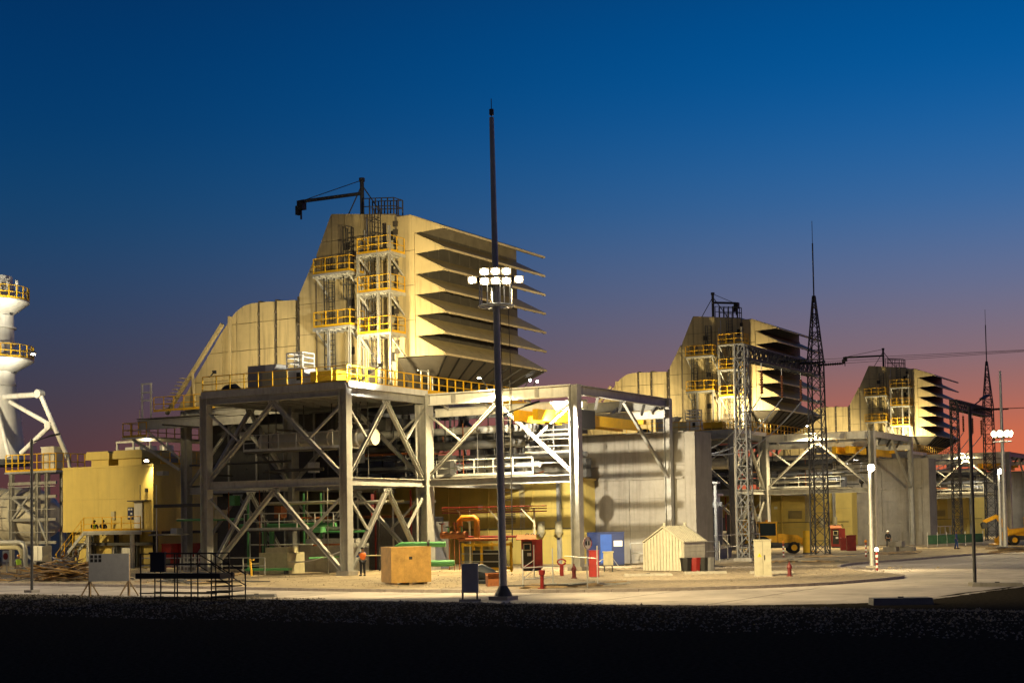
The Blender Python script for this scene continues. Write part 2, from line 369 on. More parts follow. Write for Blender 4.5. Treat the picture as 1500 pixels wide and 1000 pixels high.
# ------------------------------------------------------------------ one generating unit
T = [(53.7, 23.37-1.44*k) for k in range(7)]
NT = [(56.1, 23.15-1.414*k) for k in range(7)]
X0, X1 = 83.4, 97.4
def clip(poly, axis, val, keep_less):
    out = []
    for i in range(len(poly)):
        a, b = poly[i], poly[(i+1) % len(poly)]
        ia = (a[axis] <= val) == keep_less; ib = (b[axis] <= val) == keep_less
        if ia: out.append(a)
        if ia != ib:
            t = (val-a[axis])/(b[axis]-a[axis]); out.append((a[0]+(b[0]-a[0])*t, a[1]+(b[1]-a[1])*t))
    return out
def filter_house(u):
    ox = DX*u; xa, xb = X0+ox, X1+ox
    fh = thing('filter_house', f'cream air filter house with stacked weather hoods, {UN[u]} of the three', 'filter house', (ox+90.4, 60, 12.2), 'air intake filter houses')
    prof = [(56.15, 14.7), (56.15, 24.3), (56.53, 24.5), (57.67, 24.5), (57.8, 24.72), (60.87, 25.05), (63.26, 25.34), (64.7, 22.3), (66.2, 19.9), (66.2, 12.15), (58, 12.15), (57.7, 14.7)]
    part('casing', 'panel_dark', fh, lambda b: b.prism([(xa+.07, y, z) for y, z in prof], (xb-xa-.14, 0, 0)))
    def skin(prof, ycuts, zcuts, x, sgn, m='panel', proud=.07):
        # single cladding panels between the cuts, 4 cm joints
        for a, b in zip(ycuts[:-1], ycuts[1:]):
            pl = clip(clip(prof, 0, a+.028, False), 0, b-.028, True)
            if len(pl) < 3: continue
            zs = [z for z in zcuts]
            for c, d in zip(zs[:-1], zs[1:]):
                pp = clip(clip(pl, 1, c+.022, False), 1, d-.022, True)
                if len(pp) < 3: continue
                dd = random.uniform(-.012, .012)
                bm = MB(); bm.prism([(x, y, z) for y, z in pp], (sgn*(proud+dd), 0, 0)); bm.build('panel', m, fh)
    zc = [12.15, 14.7, 16.9, 19.1, 21.4, 23.4, 26]
    pa = [(57.7, 12.15), (57.7, 24.6), (60.87, 25.05), (63.26, 25.34), (64.62, 22.5), (64.62, 12.15)]
    skin(pa, [57.7, 59.2, 60.75, 62.1, 63.26, 64.62], zc, xa+.07, -1)
    skin([(64.75, 12.15), (64.75, 22.4), (66.2, 19.85), (66.2, 12.15)], [64.75, 66.2], zc, xa+.07, -1)
    skin([(56.17, 14.7), (56.17, 24.25), (56.53, 24.45), (57.62, 24.45), (57.62, 14.7)], [56.17, 57.62], [14.7, 17.2, 19.6, 22, 25], xa+.07, -1)
    # bolted corner flange between casing and hoods
    bar('corner_flange', (xa-.02, 57.66, 14.6), (xa-.02, 57.66, 24.5), .1, .14, 'panel_dark', fh)
    for k in range(14): z = 14.95+(k//2)*1.38+(k % 2)*.55; box('clamp', (xa-.16, 57.5, z), (xa-.02, 57.82, z+.36), 'seam', fh)
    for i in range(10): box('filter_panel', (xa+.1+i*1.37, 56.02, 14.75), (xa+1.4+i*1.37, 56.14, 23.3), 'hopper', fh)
    # hoods: sloped roof sheet, lip, cheeks at both ends, ribs on the underside
    top = [(56.53, 24.5)]+NT
    for k in range(7):
        (ya, za), (yt, zt) = top[k], T[k]
        h = MB(); h.prism([(xa, ya, za), (xa, yt, zt), (xa, yt, zt-.09), (xa, ya, za-.09)], (xb-xa, 0, 0))
        h.box((xa, yt-.03, zt-.14), (xb, yt+.04, zt-.004))
        hood = h.build('hood', 'panel', fh)
        for i in range(11):
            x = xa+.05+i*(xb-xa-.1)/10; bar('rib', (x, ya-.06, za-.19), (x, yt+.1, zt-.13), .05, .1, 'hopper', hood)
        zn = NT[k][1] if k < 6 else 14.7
        sf = MB(); sf.prism([(xa+.06, ya-.02, za-.115), (xa+.06, yt+.06, zt-.105), (xa+.06, yt+.06, zt-.115), (xa+.06, ya-.02, za-.125)], (xb-xa-.12, 0, 0)); sf.build('shade_sheet', 'hopper', hood)  # dark sheet that stands in for the shade under the hood
        for x, s in ((xa, 1),):
            c = MB(); c.prism([(x-s*.012, ya+.04, za-.02), (x-s*.012, yt+.02, zt-.11), (x-s*.012, ya+.04, zn)], (s*.05, 0, 0)); c.build('hood_cheek', 'panel', fh)
    # hopper below the hoods
    hp = MB(); t0 = [(xa+.05, 53.8), (xb-.05, 53.8), (xb-.05, 57.6), (xa+.05, 57.6)]; b0 = [(xa+3, 57.2), (xb-3, 57.2), (xb-3, 59.4), (xa+3, 59.4)]
    for i in range(4):
        j = (i+1) % 4; hp.poly([(*t0[i], 14.62), (*t0[j], 14.62), (*b0[j], 12.2), (*b0[i], 12.2)])
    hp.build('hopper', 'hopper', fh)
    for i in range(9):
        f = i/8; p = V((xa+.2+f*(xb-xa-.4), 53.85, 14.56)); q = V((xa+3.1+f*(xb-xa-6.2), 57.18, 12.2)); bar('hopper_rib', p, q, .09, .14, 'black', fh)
    # duct toward the turbine: flanged sections
    def duct(y0, y1, pts, inset):
        d = MB(); d.prism([(xa+inset, y, z) for y, z in pts], (xb-xa-2*inset, 0, 0)); return d.build('duct_section', 'panel_dark', fh)
    segs = [(66.55, 68.3, [(66.55, 12.15), (66.55, 19.5), (68.3, 19.58), (68.3, 12.15)]),
            (68.55, 69.9, [(68.55, 12.15), (68.55, 19.58), (69.9, 19.62), (69.9, 12.15)]),
            (70.12, 78.0, [(70.12, 12.15), (70.12, 19.62), (70.7, 19.62), (71.4, 19.5), (72.16, 19.1), (72.8, 18.5), (73.5, 17.75), (78.0, 12.2), (78., 12.15)])]
    for a, b, pts in segs:
        duct(a, b, pts, .25)
        cuts = [a, b] if b < 72 else [70.12, 72.1, 73.5, 78]
        skin(pts, cuts, [12.15, 14.1, 16.2, 18.2, 20], xa+.25, -1, proud=.22)
    for y, zt in ((66.36, 19.75), (68.42, 19.72), (70.0, 19.75)):
        box('flange', (xa+.12, y-.1, 12.15), (xb-.12, y+.1, zt), 'seam', fh)
        for k in range(7): box('flange_bolt', (xa+.02, y-.08, 12.6+k*1.02), (xa+.12, y+.08, 12.75+k*1.02), 'panel_dark', fh)
    # sloped edge beam and stair along the duct end
    bar('edge_beam', (xa-.15, 73.3, 18.3), (xa-.15, 78.9, 11.9), .26, .22, 'panel', fh)
    bar('edge_beam', (xa-.15, 72.6, 12.2), (xa-.15, 72.6, 18.8), .22, .2, 'panel', fh)
    bar('edge_beam', (xa-1.1, 75.2, 12.2), (xa-.15, 76.3, 14.9), .2, .2, 'panel', fh)
    for k in range(9): z = 12.3+k*.26; y = 78.5-k*.23; box('step', (xa-1.05, y-.14, z), (xa-.25, y+.14, z+.04), 'panel', fh)
    # access platforms on the side wall
    def platform(ya, yb, z, dep, post_to):
        f = box('access_platform', (xa-dep, ya, z-.14), (xa-.03, yb, z), 'galv', fh)
        guard([(xa-.1, ya+.05, z), (xa-dep+.05, ya+.05, z), (xa-dep+.05, yb-.05, z), (xa-.1, yb-.05, z)], f, step=.95, t=.055)
        for y in (ya+.15, yb-.15):
            bar('strut', (xa-dep+.1, y, z-.16), (xa-.05, y, z-1.5), .1, .1, 'galv', f)
        if u == 0:
            for i in range(6): bar('floor_joist', (xa-dep, ya+(yb-ya)*i/5, z-.19), (xa-.05, ya+(yb-ya)*i/5, z-.19), .06, .1, 'galv', f)
    for z in (20.75, 17.0): platform(60.3, 63.5, z, 1.9, 12)
    for z in (21.75, 19.1, 16.25): platform(56.9, 59.7, z, 1.9, 12)
    for y, zt in ((59.62, 22.0), (57.95, 21.9), (57.0, 23.5)):
        bar('platform_post', (xa-1.82, y, 12.2), (xa-1.82, y, zt), .16, .16, 'steel', fh, 'h')
    for y in (60.4, 62.2): bar('platform_post', (xa-1.82, y, 12.2), (xa-1.82, y, 17.), .16, .16, 'steel', fh, 'h')
    ladder((xa-.5, 62.9, 12.2), (xa-.5, 62.9, 22), .5, fh, 'dark_steel', cage=True, along=(0, 1, 0))
    ladder((xa-.5, 61.2, 17), (xa-.5, 61.2, 24), .5, fh, 'dark_steel', cage=True)
    ladder((xa-.9, 58.6, 12.2), (xa-.9, 58.6, 25), .5, fh, 'dark_steel', cage=True)
    for k in range(3): bar('conduit', (xa-.2, 60.0+k*.22, 12.2), (xa-.2, 60.0+k*.22, 24.6-k*.8), .1, .1, 'galv', fh, 'tube6')
    for k, z in enumerate((22.3, 19.9, 17.1, 13.9)):
        d = box('access_door', (xa-.09, 57.75, z-.05), (xa-.03, 58.3, z+1.35), 'cream', fh)
        box('pane', (xa-.12, 57.85, z+.55), (xa-.09, 58.18, z+1.2), 'black', d); box('handle', (xa-.15, 57.78, z+.5), (xa-.1, 57.83, z+.62), 'black', d)
    for y, z in ((61.6, 22.6), (61.3, 18.6), (61.3, 15.2), (61.5, 12.9)): box('hatch', (xa-.1, y, z), (xa-.02, y+.5, z+.5), 'seam', fh)
    box('door', (xa-.12, 58.9, 12.2), (xa-.04, 60.0, 14.5), 'panel_dark', fh)
    # roof crane and roof guardrail are things of their own
    m0 = V((ox+84.6, 61.4, 25.2))
    dc = thing('davit_crane', f'slim steel davit crane with hoist on the roof of the {UN[u]} filter house', 'crane', m0, 'roof davit cranes')
    bar('mast', m0-V((0, 0, .15)), m0+V((0, 0, 2.45)), .3, .3, 'dark_steel', dc, 'tube')
    bar('mast_head', m0+V((0, 0, 2.45)), m0+V((0, 0, 2.7)), .42, .42, 'dark_steel', dc, 'tube')
    ang = [R(96), R(-52), R(110)][u]; ln = [5.1, 2.6, 5.5][u]
    jd = V((math.cos(ang), math.sin(ang), 0)); j1 = m0+V((0, 0, 1.55))+jd*ln
    bar('jib', m0+V((0, 0, 1.6)), j1, .16, .22, 'dark_steel', dc)
    bar('tie_rod', m0+V((0, 0, 2.55)), j1-jd*.4+V((0, 0, .1)), .06, .06, 'dark_steel', dc, 'tube6')
    for s in (1, -1): bar('stay', m0+V((0, 0, 2.2)), m0+V((.2, s*1.6, -.1)), .09, .09, 'dark_steel', dc, 'tube6')
    ho = MB(); ho.box(tuple(j1+V((-.25, -.3, -.6))), tuple(j1+V((.25, .2, .05)))); ho.box(tuple(j1+V((-.18, .1, -.95))), tuple(j1+V((.18, .4, -.3)))); ho.bar(j1+V((0, 0, -.6)), j1+V((0, 0, -1.3)), .1); ho.build('hoist', 'black', dc)
    gx = ox+84.2
    guard([(gx, 61.0, 25.1), (gx, 58.4, 24.85), (gx+1.1, 58.4, 24.85), (gx+1.1, 61.0, 25.1)], None, 'dark_steel', 1.2, .55, f'dark guardrail cage on the roof of the {UN[u]} filter house', t=.07, toe=False, group='roof guardrails')
    return fh

def chevron(A, B, zlo, zhi, parent, s=.22, m='steel', sub=True):
    """inverted V with its sub-braces between two column lines"""
    A = V(A); B = V(B); mid = (A+B)/2
    ap = V((mid.x, mid.y, zhi-.25)); d = (B-A).normalized()*.35
    fa = V((A.x, A.y, zlo+.25))+V((d.x, d.y, 0)); fb = V((B.x, B.y, zlo+.25))-V((d.x, d.y, 0))
    for f, c in ((fa, A), (fb, B)):
        bar('brace', f, ap, s, s, m, parent, 'h')
        if sub:
            q = V((c.x, c.y, zhi-.5)); bar('sub_brace', q, f.lerp(ap, .48), s*.55, s*.55, m, parent)
    dd = (B-A).normalized()
    p = MB(); p.prism([ap+dd*-.5+V((0, 0, .1)), ap+dd*.5+V((0, 0, .1)), ap+dd*.25+V((0, 0, -.4)), ap+dd*-.25+V((0, 0, -.4))], V((dd.y, -dd.x, 0))*.03); p.build('gusset', m, parent)

def steel_frame(u):
    ox = DX*u
    fr = thing('steel_frame', f'grey braced steel frame carrying the deck of the {UN[u]} unit', 'steel frame', (ox+74.4, 55.5, G), 'braced steel frames')
    XS = (74.4, 83.3); YS = (55.5, 67.0, 77.0)
    def column(x, y, w, zt=12.0):
        if u == 0: box('base_plate', (ox+x-w*.8, y-w*.8, G), (ox+x+w*.8, y+w*.8, G+.28), 'concrete', fr)
        bar('column', (ox+x, y, G), (ox+x, y, zt), w, w, 'steel', fr, 'h', up=(0, 1, 0))
    for x, y, w in ((74.4, 55.5, .6), (74.4, 67, .6), (83.3, 55.5, .9), (83.3, 67, .8), (83.3, 77, .6), (97.6, 67, .7), (97.6, 55.5, .7), (97.6, 77, .6)): column(x, y, w)
    def beam(x0, y0, x1, y1, z, w=.36, h=.6):
        dx, dy = x1-x0, y1-y0; ln = math.hypot(dx, dy); k = .32/ln
        bar('beam', (ox+x0+dx*k, y0+dy*k, z), (ox+x1-dx*k, y1-dy*k, z), w, h, 'steel', fr, 'h')
    for z, h in ((11.68, .62), (6.0, .5)):
        beam(74.4, 55.5, 74.4, 67, z, h=h); beam(74.4, 55.5, 83.3, 55.5, z, h=h); beam(74.4, 67, 83.3, 67, z, h=h)
        beam(83.3, 67, 83.3, 77, z, h=h); beam(83.3, 55.5, 83.3, 67, z, h=h); beam(97.6, 55.5, 97.6, 67, z, h=h); beam(97.6, 67, 97.6, 77, z, h=h)
        beam(83.3, 67, 97.6, 67, z, h=h); beam(83.3, 77, 97.6, 77, z, h=h); beam(83.3, 55.5, 97.6, 55.5, z, h=h)
    for zl, zh in ((6.2, 11.5), (G, 5.8)):
        chevron((ox+74.4, 55.5, 0), (ox+74.4, 67, 0), zl, zh, fr, .26); chevron((ox+74.4, 55.5, 0), (ox+83.3, 55.5, 0), zl, zh, fr, .26)
        chevron((ox+83.3, 55.5, 0), (ox+83.3, 67, 0), zl, zh, fr, .24); chevron((ox+74.4, 67, 0), (ox+83.3, 67, 0), zl, zh, fr, .24, sub=False)
        chevron((ox+83.3, 67, 0), (ox+83.3, 77, 0), zl, zh, fr, .2, sub=False); chevron((ox+97.6, 55.5, 0), (ox+97.6, 67, 0), zl, zh, fr, .24, sub=False)
    for i in range(1, 8): y = 55.5+i*11.5/8; bar('joist', (ox+74.7, y, 11.72), (ox+83, y, 11.72), .18, .34, 'steel', fr, 'h')
    # deck
    dk = thing('deck', f'steel grating deck under the {UN[u]} filter house', 'deck', (ox+83, 60, 12), 'grating decks')
    box('deck_floor', (ox+74.25, 55.25, 12.02), (ox+83.0, 67.2, 12.14), 'grating', dk)
    box('deck_floor', (ox+83.02, 55.25, 12.03), (ox+97.7, 77.2, 12.13), 'grating', dk)
    box('edge_plate', (ox+74.12, 55.25, 11.78), (ox+74.24, 67.2, 12.24), 'steel', dk); box('edge_plate', (ox+74.25, 55.1, 11.88), (ox+83.2, 55.23, 12.26), 'white', dk); box('edge_plate', (ox+83.22, 55.1, 11.88), (ox+97.7, 55.23, 12.26), 'safety', dk)
    guard([(ox+74.2, 67.1, 12.14), (ox+74.2, 55.2, 12.14)], None, label=f'yellow guardrail along the front edge of the {UN[u]} deck', step=1.25, group='yellow deck guardrails')
    guard([(ox+74.2, 55.2, 12.16), (ox+97.4, 55.2, 12.16)], None, label=f'yellow guardrail below the hoods of the {UN[u]} filter house', step=1.05, t=.075, group='yellow deck guardrails')
    guard([(ox+76.6, 55.9, 12.2), (ox+76.6, 58.5, 12.2), (ox+81.0, 58.5, 12.2)], None, label=f'yellow inner guardrail before the stair tower of the {UN[u]} filter house', step=1.0, group='inner deck guardrails')
    if u == 0:
        guard([(82.2, 79.2, 12.0), (82.2, 73.2, 12.0)], None, label='yellow guardrail at the foot of the sloped duct end', step=1.0)
    # wing platform toward the turbine
    wp = thing('wing_platform', f'cantilevered walkway with yellow rail at the duct end of the {UN[u]} unit', 'walkway', (ox+83, 78, 11), 'cantilevered walkways')
    bar('girder', (ox+81.6, 69, 11.0), (ox+81.6, 80.2, 11.0), .3, .7, 'steel', wp, 'h'); bar('girder', (ox+90, 70, 11.0), (ox+90, 80.2, 11.0), .3, .7, 'steel', wp, 'h')
    box('floor', (ox+81.4, 72.5, 11.42), (ox+91, 80.2, 11.5), 'grating', wp); box('lower_floor', (ox+81.4, 79.0, 10.0), (ox+91, 81.8, 10.12), 'galv', wp)
    bar('strut', (ox+81.6, 80.8, 10.0), (ox+82.9, 77.3, 7.6), .2, .2, 'steel', wp); bar('strut', (ox+81.6, 79.4, 10.6), (ox+82.9, 77.2, 8.4), .14, .14, 'steel', wp)
    guard([(ox+81.5, 79.3, 10.12), (ox+81.5, 81.7, 10.12), (ox+90.8, 81.7, 10.12)], wp, step=.9)
    return fr

def gantry(u):
    ox = DX*u
    g = thing('crane_gantry', f'open steel crane gantry beside the {UN[u]} unit', 'gantry', (ox+83.3, 43.9, G), 'crane gantries')
    for x, w in ((83.3, .62), (97.6, .5)):
        if u == 0: box('base_plate', (ox+x-.5, 43.4, G), (ox+x+.5, 44.4, G+.25), 'concrete', g)
        bar('column', (ox+x, 43.9, G), (ox+x, 43.9, 12.0), w, w, 'steel', g, 'h', up=(0, 1, 0))
    bar('beam', (ox+83.3, 44.25, 11.62), (ox+83.3, 55.0, 11.62), .42, .78, 'white', g, 'h')
    bar('beam', (ox+97.6, 44.2, 11.62), (ox+97.6, 55.0, 11.62), .42, .78, 'steel', g, 'h')
    bar('beam', (ox+83.65, 43.9, 11.68), (ox+97.3, 43.9, 11.68), .4, .62, 'steel', g, 'h')
    bar('beam', (ox+83.3, 44.25, 6.0), (ox+83.3, 55.0, 6.0), .36, .5, 'steel', g, 'h')
    bar('pipe', (ox+82.85, 44.0, 11.95), (ox+82.85, 54.8, 11.95), .1, .1, 'white', g, 'tube')
    chevron((ox+83.3, 43.9, 0), (ox+83.3, 55.5, 0), 6.2, 11.4, g, .2)
    bar('brace', (ox+90.4, 43.9, 11.3), (ox+97.3, 43.9, 6.4), .2, .2, 'steel', g, 'h')
    for x in (84.4, 96.5):
        bar('runway_beam', (ox+x, 43.6, 10.75), (ox+x, 55.3, 10.75), .3, .5, 'white', g, 'h'); bar('rail', (ox+x, 43.6, 11.05), (ox+x, 55.3, 11.05), .08, .08, 'galv', g)
        for y in (44.6, 47.8, 51, 54.2): bar('bracket', (ox+x, y, 11.0), (ox+(83.5 if x < 90 else 97.4), y, 11.5), .16, .2, 'steel', g)
    for i in range(3): bar('bracket', (ox+86.6+i*3.6, 43.95, 11.4), (ox+87.5+i*3.6, 44.6, 10.7), .16, .16, 'dark_steel', g)
    # gusset plates with cut-outs along the white beam
    for y in (46.4, 49.6, 52.8): box('stiffener', (ox+83.0, y, 11.3), (ox+83.08, y+.3, 11.92), 'steel', g)
    pb_ = thing('shadow_pipes', f'added shadow-casting stack of horizontal pipes behind the column of the {UN[u]} gantry', 'pipes', (ox+85.2, 46, 7.7), 'added shadow pipes')  # added pipes, sized and placed to cast shadow bands on the firewall
    for z, t in ((9.29, .13), (8.97, .22), (8.70, .10), (8.23, .12), (7.82, .23)): bar('pipe', (ox+85.2, 44.45, z), (ox+85.2, 48.7, z), t, t, 'dark_steel', pb_, 'tube')
    for y in (46.6, 48.5): bar('hanger', (ox+85.3, y, 7.7), (ox+85.3, y, 10.6), .06, .06, 'dark_steel', pb_)
    # overhead crane
    c = thing('overhead_crane', f'yellow overhead travelling crane with hook in the {UN[u]} gantry', 'crane', (ox+90, 46.6, 10.2), 'overhead cranes')
    for y in (46.0, 47.4): box('bridge_girder', (ox+81.8, y-.2, 9.75), (ox+97.0, y+.2, 10.45), 'safety', c)
    for x in (84.4, 96.5): box('end_truck', (ox+x-.25, 45.2, 10.15), (ox+x+.25, 48.2, 10.48), 'safety', c)
    tr = box('trolley', (ox+87.6, 45.7, 9.5), (ox+89.6, 47.7, 10.75), 'black', c)
    box('drum', (ox+88, 46.1, 9.2), (ox+89.2, 47.3, 9.5), 'dark_steel', tr)
    bar('rope', (ox+88.5, 46.7, 9.3), (ox+88.5, 46.7, 7.2), .04, .04, 'black', c, 'tube6'); bar('rope', (ox+88.8, 46.7, 9.3), (ox+88.8, 46.7, 7.2), .04, .04, 'black', c, 'tube6')
    hk = MB(); hk.tube([(ox+88.65, 46.7, 7.5), (ox+88.65, 46.7, 7.35), (ox+88.65, 46.7, 6.9), (ox+88.65, 46.7, 6.7)], [.14, .27, .26, .1], 10); hk.tube([(ox+88.65, 46.7, 6.7), (ox+88.65, 46.7, 6.35), (ox+88.65, 46.9, 6.1), (ox+88.65, 46.75, 5.95), (ox+88.65, 46.5, 6.05)], .09, 8); hk.build('hook', 'black', c, True)
    for k in range(7): part('cable_loop', 'black', c, lambda b: b.tube([(ox+83.9+k*.55+.5*t, 47.9, 9.7-1.1*math.sin(math.pi*t)) for t in [i/6 for i in range(7)]], .05, 6), True)
    # ladder at the gantry
    if u < 2:
        lt = thing('gantry_ladder', f'tall galvanised ladder on the beam of the {UN[u]} gantry', 'ladder', (ox+82.8, 48.7, 1.6), 'gantry ladders')
        ladder((ox+82.8, 48.7, 1.6), (ox+82.8, 48.7, 12.5), .55, lt, 'dark_steel', step=.5, cage=False, t=.06)
    return g

def firewall(u):
    ox = DX*u
    f = thing('concrete_firewall', f'tall grey concrete firewall behind the {UN[u]} gantry', 'wall', (ox+98.6, 50, G), 'concrete firewalls')
    # cast wall in stacked panels between posts
    for i, (a, b) in enumerate(((42.9, 47.4), (47.4, 52.0), (52.0, 56.6), (56.6, 61.2))):
        for k in range(4):
            z0 = G+k*2.36; d = random.uniform(-.015, .015)
            box('wall_panel', (ox+98.25+d, a+.015, z0), (ox+98.65+d, b-.015, z0+2.345), 'concrete', f)
    box('end_pier', (ox+98.2, 42.1, G), (ox+101.3, 42.88, 9.6), 'concrete', f); box('end_pier', (ox+101.0, 42.9, G), (ox+101.3, 61, 9.6), 'concrete', f)
    box('coping', (ox+98.15, 42.95, 9.57), (ox+101.35, 61.2, 9.68), 'concrete', f)
    bar('ledge', (ox+98.15, 43, 6.3), (ox+98.15, 56, 6.3), .14, .16, 'concrete', f)
    box('plinth', (ox+98.05, 42.95, G), (ox+98.2, 58, 1.5), 'concrete', f)
    return f

def enclosure(u):
    ox = DX*u
    e = thing('yellow_enclosure', f'yellow ribbed enclosure under the {UN[u]} gantry', 'enclosure', (ox+97, 58, G), 'yellow enclosures')
    xw = ox+96.3
    for i in range(7):
        a = 50.2+i*2.7
        for k, (z0, z1) in enumerate(((G, 2.2), (2.215, 4.25), (4.265, 6.25))): box('wall_panel', (xw+random.uniform(-.01, .01), a+.012, z0), (xw+.3, a+2.688, z1), 'yellow_wall', e)
    box('end_wall', (xw+.31, 50.2, G), (xw+1.85, 50.4, 6.25), 'yellow_wall', e); box('end_wall', (xw+.31, 68.9, G), (xw+1.85, 69.1, 6.25), 'yellow_wall', e)
    box('roof', (xw-.15, 50.05, 6.26), (xw+1.9, 69.2, 6.42), 'yellow_wall', e)
    bar('corner_post', (xw-.1, 52.2, G), (xw-.1, 52.2, 6.2), .3, .3, 'steel', e, 'h')
    for y in (54.5, 58.4, 62): bar('stiffener', (xw-.06, y, G), (xw-.06, y, 6.2), .1, .1, 'yellow_wall', e)
    for y in (53.6, 52.2-.1):
        vv = MB(); vv.tube([(xw-.4, y, 2.5), (xw-.4, y, 3.3)], .28, 12); vv.tube([(xw-.4, y, 2.1), (xw-.4, y, 2.5)], [.1, .36], 12); vv.build('vent_can', 'cream', e, True)
    dr_ = box('door', (xw-.05, 60.0, G), (xw-.012, 61.1, 2.3), 'cream', e); box('handle', (xw-.1, 60.1, 1.1), (xw-.05, 60.16, 1.3), 'black', dr_)
    for k in range(7): box('louvre_slat', (xw-.06, 56.0, 3.2+k*.13), (xw-.012, 57.6, 3.27+k*.13), 'panel_dark', e)
    bar('conduit', (xw-.06, 50.6, 2.75), (xw-.06, 68, 2.75), .07, .07, 'dark_steel', e, 'tube6')
    for k in range(4): bar('conduit', (xw-.05, 55.2+k*.12, 2.75), (xw-.05, 55.2+k*.12, 6.2), .05, .05, 'galv', e, 'tube6')
    for y in (58.9, 63.4): box('sign_plate', (xw-.03, y, 4.3), (xw-.012, y+.4, 4.6), 'white', e)
    return e

